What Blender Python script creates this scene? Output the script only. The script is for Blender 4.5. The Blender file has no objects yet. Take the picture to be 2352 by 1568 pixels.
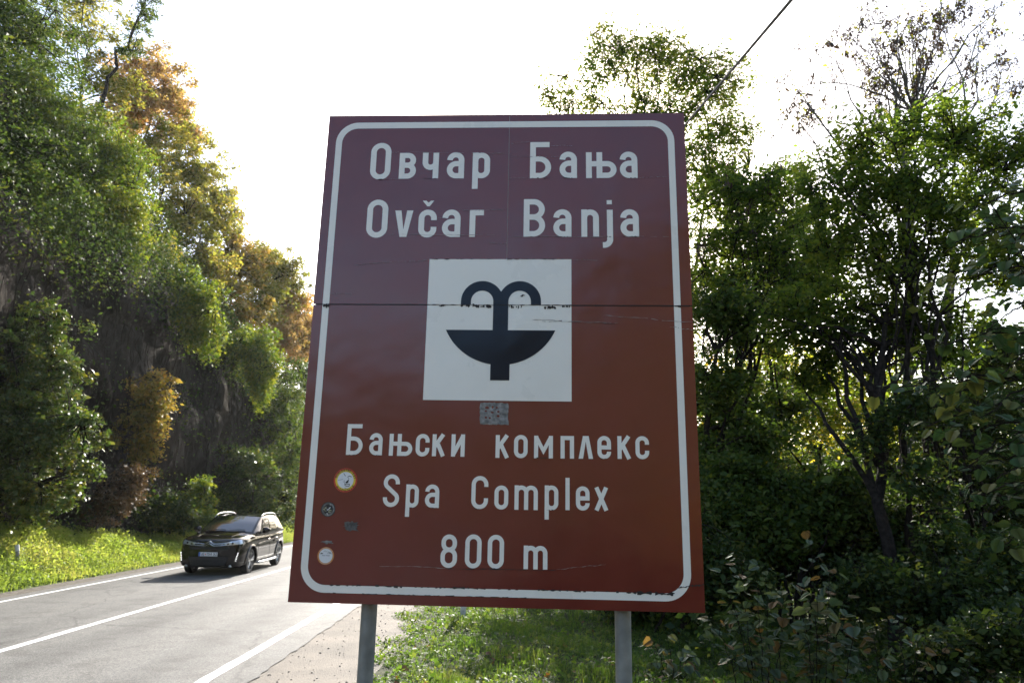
import bpy, bmesh, math, random
import numpy as np
from mathutils import Vector, Matrix, noise as mnoise

scene = bpy.context.scene
col = scene.collection
R = math.radians

# ------------------------------------------------------------------ camera
CAM_H, TILT, ROLL = 1.995, R(12.909), R(1.087)
_fw = np.array([0, math.cos(TILT), math.sin(TILT)])
_r0 = np.array([1.0, 0, 0]); _u0 = np.cross(_r0, _fw)
C_RT = math.cos(ROLL) * _r0 + math.sin(ROLL) * _u0
C_UP = math.cos(ROLL) * _u0 - math.sin(ROLL) * _r0
C_FW = _fw
C_POS = np.array([0, 0, CAM_H])
cam_d = bpy.data.cameras.new('camera')
cam = bpy.data.objects.new('camera', cam_d); col.objects.link(cam)
M = Matrix.Identity(4)
for i in range(3):
    M[i][0], M[i][1], M[i][2], M[i][3] = C_RT[i], C_UP[i], -C_FW[i], C_POS[i]
cam.matrix_world = M
cam_d.sensor_width = 36; cam_d.lens = 24
cam_d.clip_start = 0.05; cam_d.clip_end = 3000
cam_d.dof.use_dof = True; cam_d.dof.focus_distance = 3.35; cam_d.dof.aperture_fstop = 5.6
scene.camera = cam

# ------------------------------------------------------------------ sky and sun
SUN_AZ, SUN_EL = R(6.0), R(28.0)
w = bpy.data.worlds.new('World'); scene.world = w; w.use_nodes = True
nt = w.node_tree; nt.nodes.clear()
sky = nt.nodes.new('ShaderNodeTexSky'); sky.sky_type = 'NISHITA'; sky.sun_disc = False
sky.sun_elevation = SUN_EL; sky.sun_rotation = SUN_AZ
sky.air_density = 1.0; sky.dust_density = 2.0; sky.ozone_density = 1.0
bg = nt.nodes.new('ShaderNodeBackground'); bg.inputs['Strength'].default_value = 0.13
wo = nt.nodes.new('ShaderNodeOutputWorld')
nt.links.new(sky.outputs[0], bg.inputs[0]); nt.links.new(bg.outputs[0], wo.inputs[0])
sun_d = bpy.data.lights.new('sun', 'SUN'); sun_d.energy = 4.6; sun_d.angle = R(0.5); sun_d.color = (1.0, 0.95, 0.87)
sun = bpy.data.objects.new('sun', sun_d); col.objects.link(sun)
SUN = Vector((math.sin(SUN_AZ) * math.cos(SUN_EL), math.cos(SUN_AZ) * math.cos(SUN_EL), math.sin(SUN_EL)))
sun.rotation_euler = SUN.to_track_quat('Z', 'Y').to_euler()

vs = scene.view_settings
vs.view_transform = 'Standard'; vs.look = 'None'; vs.gamma = 1.0; vs.use_curve_mapping = False
vs.exposure = 1.65
cy = scene.cycles
cy.max_bounces = 7; cy.diffuse_bounces = 3; cy.glossy_bounces = 3; cy.transmission_bounces = 5; cy.transparent_max_bounces = 4
cy.caustics_reflective = False; cy.caustics_refractive = False
cy.use_denoising = True; cy.sample_clamp_indirect = 5.0

# ------------------------------------------------------------------ helpers
def at(px, py, Y):
    """world point seen at photo pixel (2352 x 1568 frame) at world depth Y"""
    d = C_FW * 1568 + C_RT * (px - 1176) - C_UP * (py - 784)
    return C_POS + d * (Y / d[1])

def gz(x, y):
    """height of the road plane / verge: a slight cross fall and gradient that levels out far away"""
    return 0.013 * np.clip(x, -30, 30) - 0.0082 * np.clip(y, -30, 60)

def lin(c):
    return tuple((v / 12.92 if v <= 0.04045 else ((v + 0.055) / 1.055) ** 2.4) for v in c)

def rgb(r, g, b):
    return lin((r / 255, g / 255, b / 255))

def new_mat(name):
    m = bpy.data.materials.new(name); m.use_nodes = True
    t = m.node_tree; b = t.nodes['Principled BSDF']
    return m, t, b

def N(t, typ, **kw):
    n = t.nodes.new(typ)
    for k, v in kw.items():
        if k.startswith('i_'):
            n.inputs[k[2:].replace('_', ' ')].default_value = v
        else:
            setattr(n, k, v)
    return n

def ramp(t, stops, interp='LINEAR'):
    n = t.nodes.new('ShaderNodeValToRGB'); cr = n.color_ramp; cr.interpolation = interp
    while len(cr.elements) < len(stops): cr.elements.new(0.5)
    for e, (p, c) in zip(cr.elements, stops):
        e.position = p; e.color = (*c, 1)
    return n

def simple(name, color, rough=0.5, metal=0.0, spec=0.5, coat=0.0, var=0.0, vscale=8.0, bump=0.0, bscale=60.0):
    m, t, b = new_mat(name)
    b.inputs['Base Color'].default_value = (*color, 1); b.inputs['Roughness'].default_value = rough
    b.inputs['Metallic'].default_value = metal; b.inputs['Specular IOR Level'].default_value = spec
    b.inputs['Coat Weight'].default_value = coat; b.inputs['Coat Roughness'].default_value = 0.03
    if var > 0:
        tc = N(t, 'ShaderNodeTexCoord'); nz = N(t, 'ShaderNodeTexNoise', i_Scale=vscale, i_Detail=6.0)
        t.links.new(tc.outputs['Object'], nz.inputs['Vector'])
        r = ramp(t, [(0.3, tuple(c * (1 - var) for c in color)), (0.7, tuple(min(1, c * (1 + var)) for c in color))])
        t.links.new(nz.outputs[0], r.inputs[0]); t.links.new(r.outputs[0], b.inputs['Base Color'])
    if bump > 0:
        tc = N(t, 'ShaderNodeTexCoord'); nz = N(t, 'ShaderNodeTexNoise', i_Scale=bscale, i_Detail=5.0)
        t.links.new(tc.outputs['Object'], nz.inputs['Vector'])
        bp = N(t, 'ShaderNodeBump', i_Strength=bump, i_Distance=0.02)
        t.links.new(nz.outputs[0], bp.inputs['Height']); t.links.new(bp.outputs[0], b.inputs['Normal'])
    return m

def leaf_mat(name, cols, trans=0.45, rough=0.58, patch=0.35, patch_scale=0.5, spec=0.22, tgain=1.7):
    """leaf: reflecting surface plus light shining through; each leaf takes its own tint"""
    m, t, b = new_mat(name)
    geo = N(t, 'ShaderNodeNewGeometry'); tc = N(t, 'ShaderNodeTexCoord')
    nz = N(t, 'ShaderNodeTexNoise', i_Scale=patch_scale, i_Detail=3.0)
    t.links.new(tc.outputs['Object'], nz.inputs['Vector'])
    mx = N(t, 'ShaderNodeMix'); mx.inputs[0].default_value = patch
    mp = N(t, 'ShaderNodeMapRange'); mp.inputs[1].default_value = 0.3; mp.inputs[2].default_value = 0.7
    t.links.new(nz.outputs[0], mp.inputs[0])
    t.links.new(geo.outputs['Random Per Island'], mx.inputs[2]); t.links.new(mp.outputs[0], mx.inputs[3])
    n = len(cols)
    r = ramp(t, [(0.12 + 0.76 * i / max(1, n - 1), c) for i, c in enumerate(cols)])
    t.links.new(mx.outputs[0], r.inputs[0])
    t.links.new(r.outputs[0], b.inputs['Base Color'])
    b.inputs['Roughness'].default_value = rough; b.inputs['Specular IOR Level'].default_value = spec
    tr = N(t, 'ShaderNodeBsdfTranslucent')
    mul = N(t, 'ShaderNodeMixRGB', blend_type='MULTIPLY'); mul.inputs[0].default_value = 1.0
    mul.inputs[2].default_value = (tgain * 1.05, tgain, tgain * 0.55, 1)
    t.links.new(r.outputs[0], mul.inputs[1]); t.links.new(mul.outputs[0], tr.inputs[0])
    ms = N(t, 'ShaderNodeMixShader'); ms.inputs[0].default_value = trans
    t.links.new(b.outputs[0], ms.inputs[1]); t.links.new(tr.outputs[0], ms.inputs[2])
    t.links.new(ms.outputs[0], t.nodes['Material Output'].inputs['Surface'])
    return m

def mesh_np(name, verts, faces, mat, smooth=False):
    """verts (n,3); faces (m,k) array of one polygon size, or a list of such arrays"""
    me = bpy.data.meshes.new(name)
    if not isinstance(faces, list): faces = [faces]
    faces = [np.asarray(f, np.int32) for f in faces if len(f)]
    verts = np.asarray(verts, np.float32)
    nl = sum(f.size for f in faces); npol = sum(len(f) for f in faces)
    me.vertices.add(len(verts)); me.vertices.foreach_set('co', verts.ravel())
    me.loops.add(nl); me.polygons.add(npol)
    me.loops.foreach_set('vertex_index', np.concatenate([f.ravel() for f in faces]))
    tot = np.concatenate([np.full(len(f), f.shape[1], np.int32) for f in faces])
    st = np.concatenate([[0], np.cumsum(tot)[:-1]]).astype(np.int32)
    me.polygons.foreach_set('loop_start', st); me.polygons.foreach_set('loop_total', tot)
    if smooth: me.polygons.foreach_set('use_smooth', np.ones(npol, bool))
    me.update(calc_edges=True); me.validate()
    if mat: me.materials.append(mat)
    return me

def link(name, me, parent=None):
    o = bpy.data.objects.new(name, me); col.objects.link(o)
    if parent: o.parent = parent
    return o

def empty(name, loc=(0, 0, 0), rz=0.0):
    o = bpy.data.objects.new(name, None); col.objects.link(o)
    o.location = loc; o.rotation_euler = (0, 0, rz); o.empty_display_size = 0.3
    return o

def tag(o, label=None, cat=None, group=None, kind=None):
    if label: o['label'] = label
    if cat: o['category'] = cat
    if group: o['group'] = group
    if kind: o['kind'] = kind
    return o

class MB:
    """collects polygons"""
    def __init__(s): s.v = []; s.f = []
    def add(s, vs, fs):
        b = len(s.v); s.v += [tuple(float(c) for c in p) for p in vs]; s.f += [tuple(i + b for i in f) for f in fs]
    def box(s, c, h, rot=None):
        vs = [Vector((sx * h[0], sy * h[1], sz * h[2])) for sz in (-1, 1) for sy in (-1, 1) for sx in (-1, 1)]
        if rot: vs = [rot @ q for q in vs]
        s.add([q + Vector(c) for q in vs], [(0, 2, 3, 1), (4, 5, 7, 6), (0, 1, 5, 4), (2, 6, 7, 3), (0, 4, 6, 2), (1, 3, 7, 5)])
    def tube(s, pts, rad, k=10, cap=True):
        pts = [Vector(p) for p in pts]; n = len(pts)
        rad = rad if isinstance(rad, (list, tuple)) else [rad] * n
        d0 = (pts[1] - pts[0]).normalized(); a = d0.orthogonal().normalized()
        vs = []
        for i, p in enumerate(pts):
            d = (pts[min(i + 1, n - 1)] - pts[max(i - 1, 0)]).normalized()
            a = (a - d * a.dot(d)).normalized(); b = d.cross(a)
            for j in range(k):
                th = 2 * math.pi * j / k
                vs.append(p + (a * math.cos(th) + b * math.sin(th)) * rad[i])
        fs = [(i * k + j, i * k + (j + 1) % k, (i + 1) * k + (j + 1) % k, (i + 1) * k + j) for i in range(n - 1) for j in range(k)]
        if cap: fs += [tuple(range(k))[::-1], tuple((n - 1) * k + j for j in range(k))]
        s.add(vs, fs)
    def lathe(s, prof, k=24, axis='X', c=(0, 0, 0)):
        vs = []
        for (r, h) in prof:
            for j in range(k):
                th = 2 * math.pi * j / k; p = (r * math.cos(th), r * math.sin(th))
                q = {'X': (h, p[0], p[1]), 'Y': (p[0], h, p[1]), 'Z': (p[0], p[1], h)}[axis]
                vs.append((q[0] + c[0], q[1] + c[1], q[2] + c[2]))
        fs = [(i * k + j, i * k + (j + 1) % k, (i + 1) * k + (j + 1) % k, (i + 1) * k + j) for i in range(len(prof) - 1) for j in range(k)]
        s.add(vs, fs)
    def build(s, name, mat, parent=None, smooth=False, bevel=0.0, angle=None):
        me = bpy.data.meshes.new(name); me.from_pydata(s.v, [], s.f); me.update()
        bm = bmesh.new(); bm.from_mesh(me); bmesh.ops.recalc_face_normals(bm, faces=bm.faces)
        if bevel: bmesh.ops.bevel(bm, geom=bm.edges[:], offset=bevel, segments=2, affect='EDGES', clamp_overlap=True)
        bm.to_mesh(me); bm.free()
        if smooth:
            me.polygons.foreach_set('use_smooth', [True] * len(me.polygons))
            if angle: me.set_sharp_from_angle(angle=angle)
        me.materials.append(mat)
        return link(name, me, parent)

rng = np.random.default_rng(7)
def unit(v): return v / np.maximum(np.linalg.norm(v, axis=-1, keepdims=True), 1e-9)

def leaf_cloud(P, size, rg, up=0.6, droop=0.25, aspect=0.55, fold=0.12):
    """leaf quads (base, side, tip, side) at points P"""
    n = len(P)
    d = rg.normal(size=(n, 3)); d[:, 2] = d[:, 2] * 0.6 - droop; d = unit(d)
    nn = rg.normal(size=(n, 3)); nn[:, 2] += up; nn = unit(nn - d * (nn * d).sum(1, keepdims=True))
    sd = np.cross(d, nn)
    L = size * np.exp(rg.normal(0, 0.32, (n, 1))); Wd = L * aspect * rg.uniform(0.8, 1.2, (n, 1))
    f = nn * L * fold
    v = np.stack([P, P + d * L * 0.45 + sd * Wd * 0.5 + f, P + d * L, P + d * L * 0.45 - sd * Wd * 0.5 + f], 1).reshape(-1, 3)
    return v, np.arange(4 * n).reshape(n, 4)

def tubes_np(paths, k):
    """paths: list of (pts (n,3), radii (n,))"""
    V = []; F = []; b = 0
    ang = np.arange(k) * 2 * math.pi / k
    for pts, rad in paths:
        n = len(pts)
        d = unit(np.gradient(pts, axis=0))
        ref = np.array([0.31, 0.84, 0.44]); a = unit(np.cross(d, ref)); c = np.cross(d, a)
        ring = pts[:, None] + (a[:, None] * np.cos(ang)[None, :, None] + c[:, None] * np.sin(ang)[None, :, None]) * rad[:, None, None]
        V.append(ring.reshape(-1, 3))
        i, j = np.meshgrid(np.arange(n - 1), np.arange(k), indexing='ij'); j2 = (j + 1) % k
        F.append(np.stack([b + i * k + j, b + i * k + j2, b + (i + 1) * k + j2, b + (i + 1) * k + j], -1).reshape(-1, 4))
        b += n * k
    return np.concatenate(V), np.concatenate(F)

def curve(p0, p1, rg, n=7, bend=0.12, sag=0.0, lift=None):
    t = np.linspace(0, 1, n)[:, None]; L = np.linalg.norm(p1 - p0)
    c = (p0 + p1) / 2 + rg.normal(size=3) * bend * L
    if lift is not None: c = c + np.array([0, 0, lift * L])
    q = (1 - t) ** 2 * p0 + 2 * t * (1 - t) * c + t ** 2 * p1
    q[1:-1] += rg.normal(size=(n - 2, 3)) * 0.012 * L
    return q

def tree(name, label, cat, base, crown, leaf, bark, seed, clusters=120, per=60, crad=0.45, lsize=0.12, trunk_r=0.12,
         limbs=9, group=None, top=None, trunk_to=0.75, up=0.6, droop=0.25, aspect=0.55, flat=0.6, shell=0.5, twig=0.010, hang=0.0, keys=None, stems=1):
    """trunk, limbs, twigs and clumps of leaves; crown = list of (centre, radii)"""
    rg = np.random.default_rng(seed)
    base = np.array(base, float)
    cs = [(np.array(c, float), np.array(r, float)) for c, r in crown]
    vol = np.array([r.prod() ** 0.67 for _, r in cs]); cnt = np.maximum(1, (clusters * vol / vol.sum()).astype(int))
    CC = []
    for (c, r), m in zip(cs, cnt):
        u = unit(rg.normal(size=(m, 3))) * (rg.uniform(0, 1, (m, 1)) ** shell)
        CC.append(c + u * r * rg.uniform(0.75, 1.35, (m, 1)))
    CC = np.concatenate(CC)
    topc = np.array(top, float) if top is not None else np.average([c for c, _ in cs], axis=0, weights=vol)
    thick = []; node = []; nrad = []
    for s in range(stems):
        b0 = base + (np.array([rg.normal() * 0.25, rg.normal() * 0.25, 0]) if s else 0)
        e0 = topc + (rg.normal(size=3) * cs[0][1] * 0.45 if s else 0)
        tp = curve(b0, e0, rg, 12, 0.05)
        tr = np.linspace(1, 0.3, 12) * trunk_r * (1 if s == 0 else 0.7); tr[0] *= 1.35
        thick.append((tp, tr)); node.append(tp[4:]); nrad.append(tr[4:])
    trunk_pts = np.concatenate(node); trunk_rad = np.concatenate(nrad)
    idx = rg.choice(len(CC), min(limbs, len(CC)), replace=False)
    for i in idx:
        tgt = CC[i]
        j = int(rg.integers(0, len(trunk_pts))) if rg.random() < 0.35 else int(np.argmin(np.linalg.norm(trunk_pts - (tgt - [0, 0, 0.35 * np.linalg.norm(tgt - trunk_pts.mean(0))]), axis=1)))
        lp = curve(trunk_pts[j], tgt, rg, 9, 0.10, lift=0.10)
        r0 = min(trunk_rad[j] * 0.62, trunk_r * 0.5)
        lr = np.linspace(r0, max(twig, r0 * 0.18), 9)
        thick.append((lp, lr)); node.append(lp[2:]); nrad.append(lr[2:])
    NP = np.concatenate(node); thin = []
    for c in CC:
        j = int(np.argmin(np.linalg.norm(NP - c, axis=1)))
        if np.linalg.norm(NP[j] - c) > 0.05:
            thin.append((curve(NP[j], c, rg, 5, 0.10, lift=0.05), np.linspace(twig * 1.6, twig * 0.6, 5)))
        for q in range(2):
            e = c + unit(rg.normal(size=3)) * crad * rg.uniform(0.6, 1.1)
            thin.append((curve(c, e, rg, 4, 0.1), np.linspace(twig * 0.8, twig * 0.35, 4)))
    root = empty(name, base); tag(root, label, cat, group)
    v, f = tubes_np(thick[:stems], 9); link('trunk', mesh_np('trunk', v - base, f, bark, True), root)
    v, f = tubes_np(thick[stems:], 6); v2, f2 = tubes_np(thin, 3)
    br = link('branches', mesh_np('branches', np.concatenate([v, v2]) - base, np.concatenate([f, f2 + len(v)]), bark, True), root)
    br['kind'] = 'stuff'
    m = rg.poisson(per, len(CC)) + 4
    ci = np.repeat(np.arange(len(CC)), m)
    sc = rg.uniform(0.6, 1.25, len(CC))
    off = rg.normal(size=(len(ci), 3)) * 0.5 * crad * sc[ci][:, None]; off[:, 2] *= flat
    if hang: off[:, 2] -= np.abs(rg.normal(size=len(ci))) * hang
    P = CC[ci] + off
    v, f = leaf_cloud(P - base, lsize, rg, up, droop, aspect)
    cr = link('crown', mesh_np('crown', v, f, leaf), root); cr['kind'] = 'stuff'
    if keys:   # hanging bunches of dry winged seeds
        kn, kper, km, ks = keys
        ki = rg.choice(len(CC), min(kn, len(CC)), replace=False)
        kc = CC[ki] + rg.normal(size=(len(ki), 3)) * crad * 0.4
        rep = np.repeat(np.arange(len(kc)), kper)
        kp = kc[rep] + rg.normal(size=(len(rep), 3)) * np.array([0.06, 0.06, 0.11]) - [0, 0, 0.1]
        v, f = leaf_cloud(kp - base, ks, rg, 0.1, 1.5, 0.35)
        k_ = link('seed_clusters', mesh_np('seed_clusters', v, f, km), root); k_['kind'] = 'stuff'
    return root

# ------------------------------------------------------------------ materials
def asphalt_mat():
    m, t, b = new_mat('asphalt')
    tc = N(t, 'ShaderNodeTexCoord')
    fine = N(t, 'ShaderNodeTexNoise', i_Scale=140.0, i_Detail=3.0); t.links.new(tc.outputs['Object'], fine.inputs['Vector'])
    vo = N(t, 'ShaderNodeTexVoronoi', i_Scale=90.0); t.links.new(tc.outputs['Object'], vo.inputs['Vector'])
    mp = N(t, 'ShaderNodeMapping'); mp.inputs['Scale'].default_value = (1.0, 0.10, 1.0); t.links.new(tc.outputs['Object'], mp.inputs[0])
    big = N(t, 'ShaderNodeTexNoise', i_Scale=0.9, i_Detail=5.0); t.links.new(mp.outputs[0], big.inputs['Vector'])
    r1 = ramp(t, [(0.3, (0.078, 0.077, 0.075)), (0.7, (0.122, 0.12, 0.115))]); t.links.new(big.outputs[0], r1.inputs[0])
    r2 = ramp(t, [(0.25, (0.55, 0.55, 0.55)), (0.5, (1, 1, 1)), (0.8, (1.6, 1.58, 1.5))]); t.links.new(vo.outputs['Color'], r2.inputs[0])
    mul = N(t, 'ShaderNodeMixRGB', blend_type='MULTIPLY'); mul.inputs[0].default_value = 0.8
    t.links.new(r1.outputs[0], mul.inputs[1]); t.links.new(r2.outputs[0], mul.inputs[2]); t.links.new(mul.outputs[0], b.inputs['Base Color'])
    b.inputs['Roughness'].default_value = 0.72; b.inputs['Specular IOR Level'].default_value = 0.3
    sx = N(t, 'ShaderNodeSeparateXYZ'); t.links.new(tc.outputs['Object'], sx.inputs[0])
    wv = N(t, 'ShaderNodeMath', operation='MULTIPLY_ADD'); wv.inputs[1].default_value = 2 * math.pi / 1.69; wv.inputs[2].default_value = 1.6; t.links.new(sx.outputs[0], wv.inputs[0])
    sn = N(t, 'ShaderNodeMath', operation='SINE'); t.links.new(wv.outputs[0], sn.inputs[0])
    st = N(t, 'ShaderNodeTexNoise', i_Scale=2.2, i_Detail=7.0, i_Roughness=0.6); t.links.new(tc.outputs['Object'], st.inputs['Vector'])
    tr_ = ramp(t, [(0.0, (0.80, 0.80, 0.80)), (0.5, (1.0, 1.0, 1.0)), (1.0, (1.12, 1.11, 1.09))]); m1 = N(t, 'ShaderNodeMapRange'); m1.inputs[1].default_value = -1.0; t.links.new(sn.outputs[0], m1.inputs[0]); t.links.new(m1.outputs[0], tr_.inputs[0])
    s_r = ramp(t, [(0.36, (0.72, 0.71, 0.70)), (0.5, (1, 1, 1)), (0.7, (1.12, 1.12, 1.1))]); t.links.new(st.outputs[0], s_r.inputs[0])
    cv = N(t, 'ShaderNodeTexVoronoi', i_Scale=0.32); cv.feature = 'DISTANCE_TO_EDGE'
    wn = N(t, 'ShaderNodeTexNoise', i_Scale=1.7, i_Detail=5.0); t.links.new(tc.outputs['Object'], wn.inputs['Vector'])
    wm = N(t, 'ShaderNodeMixRGB'); wm.inputs[0].default_value = 0.35; t.links.new(tc.outputs['Object'], wm.inputs[1]); t.links.new(wn.outputs[1], wm.inputs[2]); t.links.new(wm.outputs[0], cv.inputs['Vector'])
    c_r = ramp(t, [(0.0, (0.45, 0.45, 0.45)), (0.006, (1, 1, 1))]); t.links.new(cv.outputs['Distance'], c_r.inputs[0])
    last = mul.outputs[0]
    gn = N(t, 'ShaderNodeTexNoise', i_Scale=34.0, i_Detail=4.0, i_Roughness=0.8); t.links.new(tc.outputs['Object'], gn.inputs['Vector'])
    g_r = ramp(t, [(0.30, (0.55, 0.55, 0.55)), (0.5, (1, 1, 1)), (0.70, (1.5, 1.5, 1.48))]); t.links.new(gn.outputs[0], g_r.inputs[0])
    for rr in (tr_, s_r, c_r, g_r):
        mm = N(t, 'ShaderNodeMixRGB', blend_type='MULTIPLY'); mm.inputs[0].default_value = 0.85; t.links.new(last, mm.inputs[1]); t.links.new(rr.outputs[0], mm.inputs[2]); last = mm.outputs[0]
    t.links.new(last, b.inputs['Base Color'])
    bp = N(t, 'ShaderNodeBump', i_Strength=0.55, i_Distance=0.006); t.links.new(fine.outputs[0], bp.inputs['Height']); t.links.new(bp.outputs[0], b.inputs['Normal'])
    return m
M_asphalt = asphalt_mat()

def paint_mat():
    m, t, b = new_mat('road_paint')
    tc = N(t, 'ShaderNodeTexCoord'); nz = N(t, 'ShaderNodeTexNoise', i_Scale=45.0, i_Detail=8.0, i_Roughness=0.7)
    t.links.new(tc.outputs['Object'], nz.inputs['Vector'])
    r = ramp(t, [(0.30, (0.35, 0.34, 0.32)), (0.42, (0.68, 0.68, 0.66)), (0.7, (0.8, 0.8, 0.79))]); t.links.new(nz.outputs[0], r.inputs[0])
    t.links.new(r.outputs[0], b.inputs['Base Color']); b.inputs['Roughness'].default_value = 0.55
    bp = N(t, 'ShaderNodeBump', i_Strength=0.3, i_Distance=0.004); t.links.new(nz.outputs[0], bp.inputs['Height']); t.links.new(bp.outputs[0], b.inputs['Normal'])
    return m
M_paint = paint_mat()

def gravel_mat():
    m, t, b = new_mat('gravel_shoulder')
    tc = N(t, 'ShaderNodeTexCoord')
    vo = N(t, 'ShaderNodeTexVoronoi', i_Scale=75.0); t.links.new(tc.outputs['Object'], vo.inputs['Vector'])
    nz = N(t, 'ShaderNodeTexNoise', i_Scale=1.6, i_Detail=8.0); t.links.new(tc.outputs['Object'], nz.inputs['Vector'])
    r1 = ramp(t, [(0.3, (0.115, 0.10, 0.082)), (0.7, (0.20, 0.172, 0.14))]); t.links.new(nz.outputs[0], r1.inputs[0])
    r2 = ramp(t, [(0.1, (0.4, 0.4, 0.4)), (0.4, (0.95, 0.95, 0.95)), (0.9, (1.25, 1.22, 1.18))]); t.links.new(vo.outputs['Color'], r2.inputs[0])
    mul = N(t, 'ShaderNodeMixRGB', blend_type='MULTIPLY'); mul.inputs[0].default_value = 0.5
    t.links.new(r1.outputs[0], mul.inputs[1]); t.links.new(r2.outputs[0], mul.inputs[2]); t.links.new(mul.outputs[0], b.inputs['Base Color'])
    b.inputs['Roughness'].default_value = 0.9
    bp = N(t, 'ShaderNodeBump', i_Strength=0.5, i_Distance=0.01); t.links.new(vo.outputs['Distance'], bp.inputs['Height']); t.links.new(bp.outputs[0], b.inputs['Normal'])
    return m
M_gravel = gravel_mat()

def soil_mat(name, c1, c2, sc=2.0):
    m, t, b = new_mat(name)
    tc = N(t, 'ShaderNodeTexCoord'); nz = N(t, 'ShaderNodeTexNoise', i_Scale=sc, i_Detail=10.0, i_Roughness=0.65)
    t.links.new(tc.outputs['Object'], nz.inputs['Vector'])
    r = ramp(t, [(0.35, c1), (0.68, c2)]); t.links.new(nz.outputs[0], r.inputs[0]); t.links.new(r.outputs[0], b.inputs['Base Color'])
    b.inputs['Roughness'].default_value = 0.95; b.inputs['Specular IOR Level'].default_value = 0.2
    bp = N(t, 'ShaderNodeBump', i_Strength=0.8, i_Distance=0.05); t.links.new(nz.outputs[0], bp.inputs['Height']); t.links.new(bp.outputs[0], b.inputs['Normal'])
    return m
M_ground = soil_mat('ground_soil', (0.022, 0.028, 0.010), (0.05, 0.055, 0.02))
M_hill = soil_mat('hill_woodland', (0.04, 0.047, 0.022), (0.115, 0.085, 0.045), 0.35)

def rock_mat():
    m, t, b = new_mat('cliff_rock')
    tc = N(t, 'ShaderNodeTexCoord')
    mp = N(t, 'ShaderNodeMapping'); mp.inputs['Scale'].default_value = (1.0, 1.0, 0.45); t.links.new(tc.outputs['Object'], mp.inputs[0])
    nz = N(t, 'ShaderNodeTexNoise', i_Scale=1.4, i_Detail=12.0, i_Roughness=0.7); t.links.new(mp.outputs[0], nz.inputs['Vector'])
    vo = N(t, 'ShaderNodeTexVoronoi', i_Scale=1.5); vo.feature = 'DISTANCE_TO_EDGE'; t.links.new(mp.outputs[0], vo.inputs['Vector'])
    r = ramp(t, [(0.3, (0.018, 0.015, 0.012)), (0.5, (0.036, 0.030, 0.024)), (0.66, (0.062, 0.053, 0.043)), (0.8, (0.028, 0.032, 0.014))])
    t.links.new(nz.outputs[0], r.inputs[0]); t.links.new(r.outputs[0], b.inputs['Base Color']); b.inputs['Roughness'].default_value = 1.0; b.inputs['Specular IOR Level'].default_value = 0.05
    ad = N(t, 'ShaderNodeMath', operation='ADD'); t.links.new(nz.outputs[0], ad.inputs[0])
    m2 = N(t, 'ShaderNodeMath', operation='MINIMUM'); m2.inputs[1].default_value = 0.12; t.links.new(vo.outputs['Distance'], m2.inputs[0]); t.links.new(m2.outputs[0], ad.inputs[1])
    bp = N(t, 'ShaderNodeBump', i_Strength=1.0, i_Distance=0.25); t.links.new(ad.outputs[0], bp.inputs['Height']); t.links.new(bp.outputs[0], b.inputs['Normal'])
    return m
M_rock = rock_mat()

M_bark = simple('bark', (0.024, 0.019, 0.015), 1.0, spec=0.08, var=0.5, vscale=14, bump=0.8, bscale=25)
M_bark_grey = simple('bark_grey', (0.10, 0.09, 0.075), 0.9, var=0.45, vscale=12, bump=0.7, bscale=25)
G = lambda r, g, b: (r, g, b)
L_green = leaf_mat('leaf_green', [(0.028, 0.055, 0.010), (0.046, 0.082, 0.015), (0.07, 0.11, 0.018), (0.115, 0.135, 0.022)], trans=0.42)
L_bright = leaf_mat('leaf_bright_green', [(0.05, 0.10, 0.015), (0.09, 0.145, 0.018), (0.15, 0.19, 0.022), (0.22, 0.22, 0.03)], trans=0.42)
L_olive = leaf_mat('leaf_olive', [(0.09, 0.115, 0.022), (0.15, 0.165, 0.032), (0.21, 0.20, 0.042), (0.28, 0.21, 0.06)], trans=0.52, tgain=1.9)
L_orange = leaf_mat('leaf_orange', [(0.16, 0.145, 0.055), (0.27, 0.20, 0.08), (0.36, 0.23, 0.11), (0.37, 0.19, 0.10)], trans=0.5, tgain=1.8)
L_yellow = leaf_mat('leaf_yellow', [(0.11, 0.12, 0.025), (0.20, 0.17, 0.04), (0.28, 0.20, 0.05), (0.30, 0.16, 0.05)], trans=0.42, tgain=1.5)
L_brown = leaf_mat('leaf_dry_brown', [(0.06, 0.045, 0.03), (0.11, 0.075, 0.045), (0.13, 0.07, 0.035)], trans=0.25, tgain=1.2)
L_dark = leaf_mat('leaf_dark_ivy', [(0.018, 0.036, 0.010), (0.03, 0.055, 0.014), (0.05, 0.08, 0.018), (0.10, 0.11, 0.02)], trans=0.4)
L_wood = leaf_mat('leaf_wood', [(0.035, 0.065, 0.012), (0.06, 0.10, 0.016), (0.10, 0.145, 0.02), (0.15, 0.17, 0.025)], trans=0.62, tgain=2.1)
L_gloss = leaf_mat('leaf_glossy', [(0.03, 0.06, 0.015), (0.05, 0.09, 0.02), (0.08, 0.11, 0.02), (0.14, 0.13, 0.025)], trans=0.35, rough=0.45, spec=0.4)
L_key = leaf_mat('dry_seeds', [(0.05, 0.035, 0.03), (0.09, 0.06, 0.05), (0.12, 0.075, 0.055)], trans=0.2, tgain=1.0)
L_hazel = leaf_mat('leaf_hazel', [(0.035, 0.07, 0.022), (0.05, 0.09, 0.025), (0.08, 0.115, 0.025), (0.17, 0.16, 0.03)], trans=0.45, rough=0.45, patch=0.2)
L_shrub = leaf_mat('leaf_shrub_grey_green', [(0.05, 0.08, 0.045), (0.07, 0.105, 0.055), (0.09, 0.125, 0.06), (0.12, 0.12, 0.05)], trans=0.35, rough=0.4, patch=0.2)
L_under = leaf_mat('leaf_sunlit_understory', [(0.08, 0.13, 0.015), (0.15, 0.19, 0.02), (0.24, 0.24, 0.03), (0.32, 0.22, 0.03)], trans=0.65, tgain=2.0)
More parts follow.
